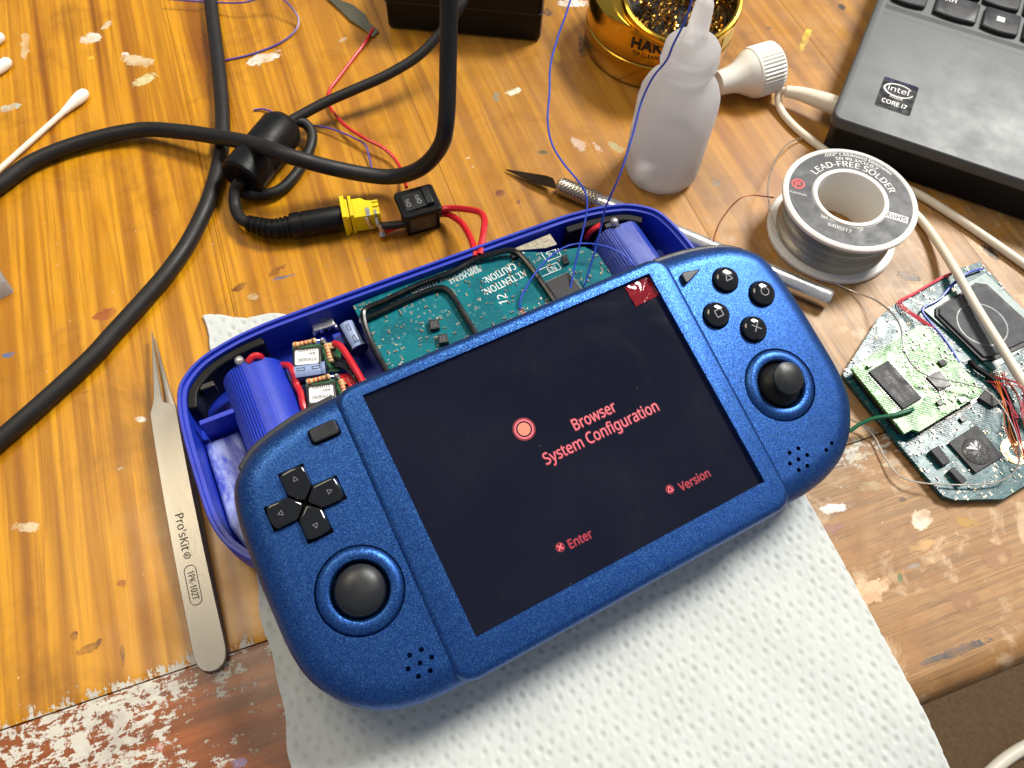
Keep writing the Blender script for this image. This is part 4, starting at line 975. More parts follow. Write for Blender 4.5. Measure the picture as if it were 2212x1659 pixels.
wire('violet_wire', 'short violet blue wire passing beneath the ferrite choke', [(548, 238, 0.6), (570, 236, 1), (600, 247, 1.5), (640, 265, 1.2), (668, 270, 1.5), (715, 278, 2.5), (760, 296, 3), (788, 312, 3), (796, 335, 2), (804, 370, 0.8)], 0.42, 'violet_wire', n=6)

# ------------------------------------------------------------------ cables
wire('thick_cable', 'thick black rubber cable sweeping down to the tweezers side of the table', [(452, -30, 3.3), (462, 60, 3.3), (474, 160, 3.3), (481, 260, 3.3), (476, 340, 3.3), (452, 430, 3.3), (412, 515, 3.3), (370, 578, 3.3), (324, 633, 3.3), (245, 720, 3.3), (194, 776, 3.3), (93, 869, 3.3), (0, 950, 3.3), (-60, 1000, 3.3)], 3.25, 'rubber', cat='cable', n=20)
wire('thick_cable', 'thick black rubber cable crossing over the ferrite choke and rising off the table', [(-40, 425, 3.4), (0, 399, 3.4), (74, 348, 3.4), (179, 307, 3.6), (298, 281, 5), (387, 284, 7.5), (476, 297, 10.5), (538, 309, 16), (590, 325, 21.5), (637, 341, 21), (736, 367, 14), (836, 382, 9), (902, 367, 17), (948, 322, 31), (964, 262, 44), (968, 132, 62), (970, 0, 80), (970, -60, 88)], 3.25, 'rubber', cat='cable', n=20)
fc0, fc1 = P(519, 388, 9.4), P(618, 268, 9.4); fd = (fc1 - fc0).normalized()
pc = thing('power_cable', 'black power cable with a ferrite choke and ribbed plug on a yellow jack', 'cable', V(fc0.x, fc0.y, 0))
Mx = frame(fd, V(0, 0, 1)).to_4x4(); Mx.translation = fc0; FL = (fc1 - fc0).length
MB().lathe([(0, 0.3), (4, 0.3), (5.5, 0), (8.3, 0), (9.2, 0.9), (9.2, FL * .30), (9.05, FL * .31), (9.05, FL * .33), (9.2, FL * .34), (9.2, FL - 4), (7.2, FL - .6), (6.2, FL), (3.2, FL), (3, FL - 1), (0, FL - 1)], 48, Mx).build('ferrite_choke', M['black'], pc, world=True)
MB().tube(w_([(1010, -20, 34), (990, 20, 30), (948, 76, 22), (902, 122, 17), (836, 162, 14), (769, 192, 12), (703, 221, 10.5), (650, 249, 9.6), (620, 266, 9.4)]), 2.25, 16).build('cord', M['rubber'], pc, world=True)
MB().tube(w_([(520, 392, 8), (516, 412, 5), (550, 421, 3.4), (600, 412, 3), (640, 375, 3), (668, 325, 4), (674, 290, 5), (660, 268, 7), (640, 262, 8.5), (622, 266, 9.4)]), 2.25, 16).build('cord_loop', M['rubber'], pc, world=True)
MB().tube(w_([(519, 392, 11), (508, 410, 8), (508, 445, 5), (517, 468, 5), (532, 480, 5.2), (550, 486, 5.4)]), 2.4, 16).build('cord', M['rubber'], pc, world=True)
a, b = P(536, 482, 5.3), P(640, 487, 5.6)
mid = P(590, 494, 5.4); MB().tube([a, mid, b], lambda t: 2.9 + 1.7 * t + 0.35 * (1 if (t * 9) % 1 < 0.6 else -0.6), 20, 40).build('strain_relief', M['black'], pc, world=True, smooth=60)
c = P(740, 470, 5.8); d = (c - b); Lp = d.length; Mx = frame(d).to_4x4(); Mx.translation = b
MB().lathe([(0, -2), (5.1, -2), (5.3, -1.2), (5.3, 2), (5.0, 2.3), (5.0, 3), (5.3, 3.3), (5.3, Lp - 1), (4.9, Lp - 0.4), (4.9, Lp), (0, Lp)], 32, Mx).build('plug', M['black'], pc, world=True)
# yellow jack
jr = frame(V(0, 0, 1), V(d.x, d.y, 0)); jo = V(c.x, c.y, 0)
jk = thing('power_jack', 'yellow plastic power jack with solder tags pushed onto the black plug', 'jack', jo, jr)
q = MB().box((1.0, 0.6, 6.0), (1.8, 11.4, 11.6)); q.build('front_flange', M['yellow'], jk, bevel=0.2)
MB().box((2.4, 0.4, 5.6), (1.0, 9.6, 10.0)).build('flange_step', M['yellow'], jk, bevel=0.1)
MB().box((4.0, 0.6, 5.9), (1.3, 10.6, 11.2)).build('second_flange', M['yellow'], jk, bevel=0.2)
MB().prism([(4.6, -4.4), (4.6, 5.6), (8.5, 5.6), (10.2, 4.0), (15.2, 2.6), (15.2, -4.4)], 0.9, 9.6).build('housing', M['yellow'], jk, bevel=0.25)
for y in (-1.2, 1.2): MB().box((14.0, y + 1, 9.9), (2.2, 0.8, 0.8)).build('housing_rib', M['yellow'], jk, bevel=0.1)
MB().tube([(9.5, -4.8, 9.0), (9.8, -5.2, 6.0), (10.8, -5.3, 3.0)], 0.9, 6).build('contact_tag', M['steel'], jk)
MB().box((10.4, -2.6, 9.8), (1.6, 4.4, 0.35)).build('contact_tag', M['steel'], jk, bevel=0.1)
MB().box((13.4, -3.4, 9.0), (1.0, 2.4, 2.4)).build('contact_tag', M['steel'], jk, bevel=0.2)
jl = lambda u, v, z: jr.transposed() @ (P(u, v, z) - jo)
MB().tube([jl(812, 470, 10), jl(816, 484, 8), jl(824, 496, 4.5), jl(826, 507, 2.2)], lambda t: 0.6 + 1.1 * t * t, 10).build('solder_tag', M['solder'], jk)
wire('black_lead', 'thick black lead between the yellow jack and the rocker switch', [(815, 489, 5), (840, 487, 6), (870, 484, 6), (905, 476, 6)], 1.6, 'rubber')
wire('red_lead', 'short red lead between the yellow jack and the rocker switch', [(818, 502, 2.4), (840, 494, 3), (868, 484, 4), (905, 472, 5)], 1.5, 'red')
# rocker switch
sp = [P(u, v, 14) for u, v in ((857, 419), (934, 395), (951, 451), (866, 472))]
sc_ = sum(sp, V(0, 0, 0)) / 4; sx = ((sp[1] - sp[0]) + (sp[2] - sp[3])).normalized(); sy = V(-sx.y, sx.x, 0)
sw = thing('rocker_switch', 'small black rocker switch marked on and off wired to red leads', 'switch', V(sc_.x, sc_.y, 0), frame(V(0, 0, 1), sx))
fr = MB().prism(rrect(16.6, 14.4, 1.8, 5), 11.6, 14.2).build('switch_frame', M['black'], sw, bevel=0.6)
boolean(fr, MB().box((-0.3, 0, 14.4), (11.2, 8.6, 2.4)), 30) if False else None
MB().box((0.4, 0.2, 5.9), (14.0, 10.4, 11.4)).build('switch_body', M['black'], sw, bevel=0.3)
MB().box((8.0, 0.6, 7.4), (1.6, 7.0, 7.6)).build('mounting_clip', M['shoulder'], sw, bevel=0.3)
MB().box((0, -5.35, 6.4), (11, 0.4, 7.2)).build('rating_plate', M['shoulder'], sw, smooth=0)
rk = MB().add([(-6, -4.4, 14), (6, -4.4, 14), (6, 4.4, 14), (-6, 4.4, 14), (-6, -4.4, 14.6), (2.4, -4.4, 15.2), (2.4, 4.4, 15.2), (-6, 4.4, 14.6), (6, -4.4, 14.6), (6, 4.4, 14.6), (3.0, -4.4, 16.3), (3.0, 4.4, 16.3), (5.4, -4.4, 16.3), (5.4, 4.4, 16.3)],
    [(0, 3, 2, 1), (4, 5, 6, 7), (5, 10, 11, 6), (10, 12, 13, 11), (12, 8, 9, 13), (0, 4, 7, 3), (1, 2, 9, 8), (0, 1, 8, 12, 10, 5, 4), (3, 7, 6, 11, 13, 9, 2)]).build('rocker', M['stick'], sw, bevel=0.25)
upn = V(-0.6, 0, 8.4).normalized()
text(rk, 'ON', (-3.2, -2.4, 14.82), (-3.2, 1.4, 14.82), M['midprint'], 1.8, up=upn, bold=0.0, lift=0.1)
text(rk, 'OFF', (1.2, -2.4, 15.12), (1.2, 2.6, 15.12), M['midprint'], 1.8, up=upn, bold=0.0, lift=0.1)
wire('red_lead', 'upper red lead bending from the rocker switch down to the circuit board', [(952, 452, 7), (975, 450, 8), (1005, 452, 11), (1034, 458, 15), (1046, 472, 18), (1045, 500, 21), (1036, 550, 20.5)], 1.35, 'red')
wire('red_lead', 'lower red lead curving from the rocker switch to the circuit board', [(950, 462, 4), (970, 464, 5), (995, 480, 9), (1012, 505, 15), (1022, 530, 20), (1027, 555, 20)], 1.35, 'red')
wire('thin_red_wire', 'thin red wire from the grey metal blade to the rocker switch', [(806, 62, 1.2), (790, 90, 1.5), (760, 130, 1), (730, 170, 1), (712, 195, 1), (709, 220, 1.5), (722, 245, 2), (750, 275, 3.5), (790, 300, 4.5), (825, 318, 4), (850, 340, 3), (868, 370, 3), (878, 405, 5)], 0.75, 'red')

# ------------------------------------------------------------------ far objects
# grey hook blade
gp = [P(u, v, 1.2) for u, v in ((690, -20), (740, 2), (762, 10), (789, 31), (799, 50), (819, 66), (806, 79), (783, 61), (756, 43), (735, 22))]
gb = MB().prism([(p.x, p.y) for p in gp], 0.7, 1.3).build('metal_blade', M['greymetal'], None, gp[5], world=True, bevel=0.15)
tag(gb, 'flat grey metal blade with a slot, red wire soldered at its tip', 'blade')
sl = [P(u, v, 1.2) for u, v in ((790, 50), (795, 48), (809, 62), (804, 64))]
boolean(gb, MB().prism([(p.x - gp[5].x, p.y - gp[5].y) for p in sl], 0.0 - gp[5].z, 3 - gp[5].z)) if False else None
# black power brick
b0, b1 = P(838, 62, 0), P(1166, 92, 0); bx = (b1 - b0).normalized(); Lb = (b1 - b0).length
bk = thing('power_brick', 'matt black rectangular power brick lying at the back of the table', 'power brick', b0, frame(V(0, 0, 1), bx))
MB().box((Lb / 2, 28, 15), (Lb, 56, 30)).build('case', M['black'], bk, bevel=2.2, seg=3)
MB().box((Lb / 2, 28, 15), (Lb + 0.1, 56.1, 0.5)).build('case_seam', M['ink'], bk, smooth=0)
# soldering tip cleaner
tc = V(59, 341.5, 0); RT = 35.2
tcl = thing('tip_cleaner', 'gold soldering tip cleaner pot filled with brass wool', 'tip cleaner', tc)
tilt = Matrix.Translation((5.0, -14.0, 35.0)) @ Matrix.Rotation(math.radians(12), 4, 'X')
def circ(r, z, Mt=None, n=72):
    q = [V(r * math.cos(2 * math.pi * i / n), r * math.sin(2 * math.pi * i / n), z) for i in range(n)]
    return [tuple(Mt @ p) if Mt else tuple(p) for p in q]
lp = [circ(RT - 1.2, 0), circ(RT, 1.2), circ(RT, 12.4), circ(RT - .7, 12.9), circ(RT - .7, 13.5), circ(RT, 14.0), circ(RT + .2, 20), circ(RT, 27)]
ra_, rb_ = circ(RT, 27), circ(27.4, -1.2, tilt)
for k in range(1, 7):
    t = k / 6; e = math.sin(t * math.pi / 2)
    lp.append([tuple(Vector(a).lerp(Vector(b), t) + V(0, 0, 2.0 * math.sin(math.pi * t))) for a, b in zip(ra_, rb_)])
MB().rings(lp, cap1=False).build('pot', M['gold'], tcl, smooth=50)
MB().lathe([(RT - .62, 12.8), (RT - .58, 13.2), (RT - .62, 13.6)], 72).build('pot_seam', M['bandbrown'], tcl)
rg = MB().lathe([(26.8, -3), (27.4, -1.5), (27.4, 0.6), (26.8, 1.8), (25.8, 2.1), (24.8, 1.6), (24.3, 0.2), (24.2, -14), (25, -14)], 72, tilt).build('rim_ring', M['gold'], tcl)
rnd = random.Random(2); wl = MB()
for k in range(150):
    r = 22 * math.sqrt(rnd.random()); a = rnd.uniform(0, 6.283); p = V(r * math.cos(a), r * math.sin(a), rnd.uniform(-6, 0.5)); pts = []
    ph = rnd.uniform(0, 6.28); ax = frame(V(rnd.uniform(-1, 1), rnd.uniform(-1, 1), rnd.uniform(-.4, .4)).normalized())
    for i in range(9): pts.append(tilt @ (p + ax @ V(2.0 * math.cos(ph + i * 1.3), 2.0 * math.sin(ph + i * 1.3), (i - 4) * 0.75)))
    N0 = len(wl.v); path = catmull(pts, 3)
    for i, q in enumerate(path):
        t = (path[min(i + 1, len(path) - 1)] - path[max(i - 1, 0)]).normalized(); x = t.cross(V(0.3, 0.2, 1)).normalized(); wl.v += [tuple(q - x * 0.42), tuple(q + x * 0.42)]
    for i in range(len(path) - 1): wl.f.append((N0 + 2 * i, N0 + 2 * i + 1, N0 + 2 * i + 3, N0 + 2 * i + 2))
o = wl.build('brass_wool', M['brass'], tcl, smooth=0); o['kind'] = 'stuff'
MB().lathe([(0, -13), (24.0, -13)], 40, tilt).build('pot_floor', M['chipdark'], tcl, smooth=0)
def cyl_text(par, s, ang, R, z, width, h, mat, bold=0.03):
    vs, fs, _ = text_geo(s, bold); q = MB()
    q.add([((R + z_ * 15) * math.cos(ang + (x - 0.5) * width / R), (R + z_ * 15) * math.sin(ang + (x - 0.5) * width / R), z + y * h) for x, y, z_ in vs], fs)
    return q.build('lettering', M[mat], par, smooth=0)
def ang_at(u, v, z): p = P(u, v, z) - tc; return math.atan2(p.y, p.x)
ta = ang_at(1404, 90, 24)
cyl_text(tcl, 'HAK', ta - 0.02, RT + 0.35, 21.0, 14.0, 4.8, 'ink', 0.05); cyl_text(tcl, 'KO', ta + 0.34, RT + 0.35, 21.0, 9.4, 4.8, 'bandorange', 0.05)
cyl_text(tcl, 'TIP CLEANER', ta + 0.02, RT + 0.35, 17.6, 15.0, 2.0, 'ink', 0.02)
st = thing('paper_tag', 'pale yellow sticker on the side of the gold pot', 'sticker', tc) if False else None
a0 = ang_at(1558, 60, 22); q = MB(); vs = []
for i in range(7):
    for z in (16, 17.5, 25, 26.5):
        ins = 0.03 if z in (22, 35) else 0; an = a0 - 0.17 + 0.34 * i / 6
        vs.append(((RT + 0.4) * math.cos(an), (RT + 0.4) * math.sin(an), z))
q.add(vs, [(i * 4 + j, (i + 1) * 4 + j, (i + 1) * 4 + j + 1, i * 4 + j + 1) for i in range(6) for j in range(3)]).build('warning_sticker', pm('pale_yellow_sticker', (236, 206, 120), 0.4, var=0.05), tcl)
# squeeze bottle
bc = P(1425, 368, 0)
bo = thing('squeeze_bottle', 'frosted white plastic squeeze bottle with a nozzle tip', 'bottle', bc)
outer = [(0, 0.8), (10, 0.9), (13, 0.2), (15.0, 1.2), (16.0, 3.2), (16.3, 6), (16.3, 38), (15.8, 42.5), (14.2, 46.5), (11.8, 49.5), (10.0, 51.2), (9.4, 52.8), (9.5, 54), (10.6, 55.2), (11.1, 57.5), (10.9, 60), (10.3, 61.2), (10.6, 62.2), (10.5, 64), (9.4, 65.6), (5.6, 66.6), (4.6, 67.6), (4.1, 71), (3.6, 79), (3.4, 81.8), (2.8, 83.3), (1.6, 84.0), (0, 84.2)]
inner = [(0, 2.0), (10, 2.0), (14.2, 2.6), (15.2, 6), (15.2, 38), (14.6, 42.5), (12.6, 46.8), (9.6, 50), (8.4, 53), (8.4, 63), (0, 64)]
MB().lathe(outer, 64).lathe(list(reversed(inner)), 64).build('bottle_body', M['frosted'], bo, smooth=50)
liq = NT('clear_liquid').set((0.97, 0.96, 0.95), 0.02, 0.0, Transmission_Weight=1.0, IOR=1.33)
MB().lathe([(0, 2.3), (13.8, 2.9), (14.8, 6), (14.8, 17.2), (13.9, 17.0), (0, 17.0)], 48).build('liquid', liq, bo)
# white ribbed funnel cap lying behind the bottle
k0, k1 = P(1676, 142, 11.4), P(1558, 178, 9.5); kd = (k1 - k0); kl = kd.length; Mx = frame(kd).to_4x4(); Mx.translation = k0
wc = thing('ribbed_cap', 'white ribbed screw cap with a tapered spout lying beside the gold pot', 'cap', V(k0.x, k0.y, 0))
rb = MB(); n = 84; lps = []
for z, r, dr in ((0, 9.4, 0), (0.4, 10.4, 0), (1.2, 11.0, 0.0), (1.6, 11.1, 0.42), (11.8, 11.2, 0.42), (12.2, 11.3, 0), (13.2, 11.2, 0)):
    lps.append([((r + (dr if i % 2 else -dr)) * math.cos(2 * math.pi * i / n), (r + (dr if i % 2 else -dr)) * math.sin(2 * math.pi * i / n), z) for i in range(n)])
rb.rings(lps, Mx); rb.build('ribbed_skirt', M['white'], wc, world=True, smooth=25)
MB().lathe([(0, 12), (11.0, 12.2), (10.8, 14), (9, 17), (7, 20.5), (6.0, 24), (5.4, 30), (4.4, kl + 2), (0, kl + 2)], 48, Mx).build('spout', M['white'], wc, world=True)
# hobby knife
ka, kb = P(1204, 398, 4), P(1793, 647, 4); kd = (kb - ka); KL = kd.length; kn = thing('hobby_knife', 'slim steel hobby knife with a dark pointed blade behind the shell', 'knife', V(ka.x, ka.y, 0))
Mx = frame(kd, V(0, 0, 1)).to_4x4(); Mx.translation = ka
MB().lathe([(0, 0), (2.2, 0), (3.0, 0.8), (3.6, 1.4), (3.6, 2)], 32, Mx).build('collet_nose', M['tin'], kn, world=True)
kk = MB(); nz, na = 44, 40; vs = []
for j in range(nz + 1):
    for i in range(na):
        pat = ((i + j) % 4 == 0) + ((i - j) % 4 == 0); r = 3.75 + 0.02 - 0.14 * pat; an = 2 * math.pi * i / na
        vs.append((r * math.cos(an), r * math.sin(an), 2 + 17 * j / nz))
kk.add(vs, [(j * na + i, j * na + (i + 1) % na, (j + 1) * na + (i + 1) % na, (j + 1) * na + i) for j in range(nz) for i in range(na)], Mx).build('knurled_collar', M['knurl'], kn, world=True, smooth=0)
MB().lathe([(3.7, 19), (3.2, 19.6), (3.2, 21), (3.8, 21.6), (3.9, 24), (3.95, KL - 1.2), (3.4, KL), (0, KL)], 40, Mx).build('handle', M['steel'], kn, world=True)
tip = P(1092, 366, 1.0); e1, e2 = P(1195, 386, 4), P(1205, 409, 4)
q = MB(); up = V(0, 0, 0.25); m1, m2 = P(1180, 380, 3.5), P(1150, 393, 2.6)
vs = [tip, m2, e2, e1, m1]; q.add([v - up for v in vs] + [v + up for v in vs], [(4, 3, 2, 1, 0), (5, 6, 7, 8, 9)] + [(i, (i + 1) % 5, 5 + (i + 1) % 5, 5 + i) for i in range(5)])
q.build('blade', M['bladedark'], kn, world=True, smooth=0)

# ------------------------------------------------------------------ laptop
LY = math.radians(-22.1); lrot = Matrix.Rotation(LY, 3, 'Z'); lc = P(1797, 250, 22); lap = thing('laptop', 'dark grey laptop corner with black keys and a processor badge', 'laptop', V(lc.x, lc.y, 0), lrot)
def LPx(u, v, z=22):
    p = P(u, v, z) - lc; p = lrot.transposed() @ p; return V(p.x, p.y, z)
bs = MB().prism(rrect(330, 226, 4.5, 6, 165, 113), 16.5, 22).build('base', M['laptop'], lap, bevel=0.9, seg=3)
mod = bs.modifiers[0]
well = MB().prism([(6, 86), (324, 86), (324, 215), (6, 215)], 20.4, 24)
lipv = [(3, 79.4, 22.01), (327, 79.4, 22.01), (324, 86, 20.4), (6, 86, 20.4), (3, 79.4, 25), (327, 79.4, 25), (324, 86, 25), (6, 86, 25)]
well.add(lipv, [(0, 3, 2, 1), (4, 5, 6, 7), (0, 1, 5, 4), (1, 2, 6, 5), (2, 3, 7, 6), (3, 0, 4, 7)]) if False else None
boolean(bs, MB().prism([(4.5, 82.5), (325, 82.5), (325, 215), (4.5, 215)], 20.6, 24), 30)
MB().add([(4.6, 78.8, 22.02), (325, 78.8, 22.02), (325, 88.0, 20.7), (4.6, 88.0, 20.7), (4.6, 82.6, 20.4), (325, 82.6, 20.4)], [(0, 1, 2, 3)]).build('keyboard_slope', M['laptop'], lap, smooth=0)
MB().prism(rrect(325, 220, 4, 4, 165, 113), 0.8, 16.5).build('shade_black_underside', M['black'], lap)  # set-back lower body, coloured black to stand in for shade below the deck
for fx, fy in ((14, 12), (316, 12)): MB().prism(rrect(24, 5, 2, 3, fx + 4, fy), 0, 0.8).build('rubber_foot', M['rubber'], lap)
def key(x0, x1, y0, y1, nm='key'):
    K = 8; pts = [(x0 + .8, y1), (x0, y1 - .8), (x0, y0 + 1.8)]
    for i in range(K + 1):
        t = i / K; pts.append((x0 + 0.4 + (x1 - x0 - 0.8) * t, y0 + 1.2 * (2 * t - 1) ** 2))
    pts += [(x1, y0 + 1.8), (x1, y1 - .8), (x1 - .8, y1)]
    sub = [((p[0] - (x0 + x1) / 2) * 1.09 + (x0 + x1) / 2, (p[1] - (y0 + y1) / 2) * 1.08 + (y0 + y1) / 2) for p in pts]
    q = MB(); pts = pts[::-1]; sub = sub[::-1]
    ar = sum(pts[i][0] * pts[(i + 1) % len(pts)][1] - pts[(i + 1) % len(pts)][0] * pts[i][1] for i in range(len(pts)))
    if ar < 0: pts, sub = pts[::-1], sub[::-1]
    q.rings([[(p[0], p[1], 20.7) for p in sub], [(p[0], p[1], 22.2) for p in sub], [(p[0], p[1], 22.7) for p in pts]])
    return q.build(nm, M['key'], lap, bevel=0.25, smooth=30)
key(6.5, 21.0, 90.8, 106); kc = key(26.4, 44.6, 90.6, 106); kw = key(48.6, 63.8, 90.6, 106); key(67.4, 83, 90.6, 106); key(86.6, 175, 90.6, 106)
key(6.5, 43, 109.6, 125); key(46.5, 61.8, 109.6, 125); key(65.4, 80.8, 109.6, 125); key(84.4, 100, 109.6, 125)
text(kc, 'Ctrl', (28.2, 101.0, 22.7), (34.2, 101.0, 22.7), M['chalk'], 2.3, bold=0.02, lift=0.04)
q = MB()
for i in range(2):
    for j in range(2): q.box((54.6 + i * 1.9, 98.2 + j * 1.9, 22.75), (1.7, 1.7, 0.06))
q.build('window_symbol', M['chalk'], kw, smooth=0)
s0, s1, s2, s3 = [LPx(u, v, 22.0) for u, v in ((1912, 166), (1982, 189), (1966, 251), (1889, 226))]
cx_, cy_ = (s0.x + s1.x + s2.x + s3.x) / 4, (s0.y + s1.y + s2.y + s3.y) / 4; sw_, sh_ = 15.4, 20.0
stk = MB().prism(rrect(sw_, sh_, 1.0, 4, cx_, cy_), 22.0, 22.12).build('processor_badge', pm('badge_black', (24, 25, 28), 0.22, var=0.1), lap, smooth=0)
def stx(s, x0, x1, y, h, b=0.0): text(stk, s, (cx_ + x0, cy_ + y, 22.12), (cx_ + x1, cy_ + y, 22.12), M['chalk'], h, bold=b, lift=0.05)
stx('intel', -4.6, 4.4, 2.2, 3.3, 0.01); stx('inside', -2.8, 2.8, -2.2, 1.9, 0.0); stx('CORE i7', -5.4, 5.4, -6.6, 2.5, 0.03)
q = MB(); K = 40; vs = []
for i in range(K + 1):
    an = math.radians(35 + 320 * i / K); wd = 0.2 + 0.2 * math.sin(math.pi * i / K)
    for s_ in (-1, 1): vs.append((cx_ + (6.2 + s_ * wd) * math.cos(an), cy_ + 3.4 + (4.0 + s_ * wd) * math.sin(an), 22.18))
q.add(vs, [(2 * i, 2 * i + 1, 2 * i + 3, 2 * i + 2) for i in range(K)]).build('badge_swoosh', M['chalk'], stk, smooth=0)
MB().prism(rrect(sw_ - 0.4, 1.6, 0.3, 2, cx_, cy_ + 9.0), 22.12, 22.15).build('badge_strip', pm('badge_foil', (70, 66, 90), 0.2, 0.8), stk, smooth=0)
# white cable plugged into the laptop
uc = thing('white_usb_cable', 'white cable plugged into the laptop side and looping behind the spool', 'cable', V(*P(1800, 232, 0).xy, 0))
MB().tube(w_([(1697, 197, 7.5), (1730, 203, 8), (1765, 214, 9), (1805, 228, 10), (1830, 238, 10.5)]), lambda t: 2.5 + 1.6 * min(1, t * 1.5), 20).build('plug_grip', M['cable_white'], uc, world=True)
MB().tube(w_([(1700, 197, 7.4), (1686, 198, 6), (1681, 214, 4), (1690, 243, 2), (1720, 277, 1.8), (1765, 313, 1.8), (1810, 345, 1.8), (1870, 390, 1.8), (1930, 420, 1.8), (1985, 470, 2.0), (2030, 530, 4), (2070, 595, 8), (2110, 665, 9), (2160, 745, 9.5), (2225, 850, 10), (2280, 935, 8), (2370, 1040, 3), (2500, 1120, 1.8), (2700, 1170, 1.8), (2950, 1180, 1.8)]), 1.75, 14).build('cord', M['cable_white'], uc, world=True)
wire('white_cable', 'white cable running straight from the spool past the laptop front', [(1850, 360, 1.9), (1930, 395, 1.9), (1990, 423, 1.9), (2060, 466, 1.9), (2130, 513, 1.9), (2225, 580, 1.9), (2300, 636, 1.9), (2460, 760, 1.9), (2700, 920, 1.9), (2980, 1050, 1.9)], 1.8, 'cable_white', cat='cable', n=14)
# ------------------------------------------------------------------ solder spool
SPH = 22.5
c0 = (P(1693, 412, SPH) + P(1983, 440, SPH)) / 2; so_ = V(c0.x, c0.y, 0); RS = 26.8
spool = thing('solder_spool', 'white plastic spool of lead-free solder with a worn grey label', 'spool', so_)
MB().lathe([(14, 0), (RS - .6, 0), (RS, 0.6), (RS, 2.0), (RS - .6, 2.6), (15.5, 2.6), (15.5, SPH - 2.4), (RS - .6, SPH - 2.4), (RS, SPH - 1.8), (RS, SPH - .5), (RS - .7, SPH), (RS - 1.8, SPH), (RS - 2.0, SPH - .25), (15.2, SPH - .25), (14.9, SPH + .3), (14.2, SPH + .5), (13.3, SPH + .2), (12.9, SPH - 1), (12.7, 1.0), (13, 0)], 96, closed=True).build('spool_body', pm('translucent_white', (222, 220, 214), 0.35, var=0.05, Subsurface_Weight=0.2, Subsurface_Scale=0.003), spool, smooth=40)
MB().lathe([(15.3, SPH - .2), (24.6, SPH - .2)], 96).build('label', M['spoollabel'], spool, smooth=0)
prof = []
nw = 28
for i in range(nw * 4 + 1):
    z = 2.7 + (SPH - 5.2) * i / (nw * 4); prof.append((23.2 - 0.9 * (i / (nw * 4)) * 0 + 0.28 * abs(math.sin(math.pi * i / 4)) + 0.25 * math.sin(i * 0.13), z))
def mk_wound():
    n = NT('wound_solder'); f = n.noise(n.mapping((0.015, 0.015, 1)), 900, 2, 0.6)
    return n.set(n.mix(f, lin((70, 64, 52)), lin((214, 206, 184))), 0.3, 0.8)
MB().lathe(prof, 90).build('wound_solder', mk_wound(), spool, smooth=0)
def sang(u, v): p = P(u, v, SPH) - so_; return math.atan2(p.y, p.x), math.hypot(p.x, p.y)
aL, aR = sang(1760, 372)[0], sang(1937, 412)[0]; am = (aL + aR) / 2
arc_text(spool, 'LEAD-FREE SOLDER', 0, 0, SPH - .12, 16.6, am, (aL - aR) * 16.6 * 1.02, 3.0, M['chalk'], bold=0.012)
arc_text(spool, 'SN 99.3/CU 0.7', 0, 0, SPH - .12, 20.3, am - .02, 17, 1.5, M['chalk'], bold=0.02)
arc_text(spool, '.022" (.559mm) Diameter', 0, 0, SPH - .12, 22.6, am - .05, 29, 1.5, M['chalk'], bold=0.02)
def sp_t(s, a, b, h, mat='chalk', bold=0.0):
    A, B = P(*a, SPH - .2) - so_, P(*b, SPH - .2) - so_; return text(spool, s, A, B, M[mat], h, bold=bold, lift=0.06)
sp_t('Net Wt.: 3 oz. (85.0g)', (1773, 470), (1864, 498), 1.9); sp_t('6400217', (1788, 487), (1838, 504), 1.7)
ra, rb_ = P(1912, 466, SPH - .2) - so_, P(1958, 480, SPH - .2) - so_; rd = (rb_ - ra).normalized(); rm = (ra + rb_) / 2 + V(-rd.y, rd.x, 0) * 1.1
Mx = frame(V(0, 0, 1), rd).to_4x4(); Mx.translation = V(rm.x, rm.y, SPH - .17)
MB().box((0, 0, 0), (9.2, 3.4, 0.06), Mx).build('rohs_mark', M['chalk'], spool, smooth=0)
text(spool, 'RoHS', rm + V(0, 0, 0) - rd * 4.0 + V(rd.y, -rd.x, 0) * 1.1, rm + rd * 4.0 + V(rd.y, -rd.x, 0) * 1.1, M['spoollabel'], 2.3, bold=0.03, lift=0.12)
lg = P(1724, 397, SPH - .2) - so_
q = MB(); disc(q, lg.x, lg.y, SPH - .12, 2.0, 2.7); q.build('logo_ring', M['redlogo'], spool, smooth=0)
text(spool, 'R', (lg.x - 1.0, lg.y - 1.1, SPH - .2), (lg.x + 1.1, lg.y - 1.1, SPH - .2), M['redlogo'], 2.4, bold=0.06, lift=0.08)
sp_t('RadioShack', (1706, 415), (1742, 424), 1.0)
wire('solder_wire', 'thin grey solder strand unwinding from the spool over the loose boards', [(1742, 298, 1), (1715, 303, 3), (1690, 322, 7), (1668, 362, 10), (1659, 400, 11), (1662, 445, 10), (1676, 490, 7), (1712, 545, 3), (1750, 575, 1), (1790, 605, 0.6), (1840, 628, 1), (1890, 648, 5), (1925, 675, 10), (1945, 705, 14), (1952, 745, 16), (1968, 785, 15), (2000, 810, 13), (2050, 822, 12), (2100, 833, 12), (2140, 850, 12), (2175, 895, 12), (2198, 950, 11), (2202, 990, 9), (2185, 1025, 7), (2140, 1044, 5.5), (2060, 1047, 5), (1985, 1042, 4), (1940, 1025, 3), (1910, 985, 2), (1890, 945, 2), (1868, 922, 3), (1835, 905, 4)], 0.32, 'solder', n=6)
wire('enamel_wire', 'fine brown enamelled wire stub leaning on the spool', [(1540, 525, 12), (1545, 505, 12), (1555, 480, 12), (1578, 448, 13), (1600, 428, 14), (1622, 421, 14), (1650, 424, 13), (1672, 427, 12)], 0.3, 'copper', n=6)

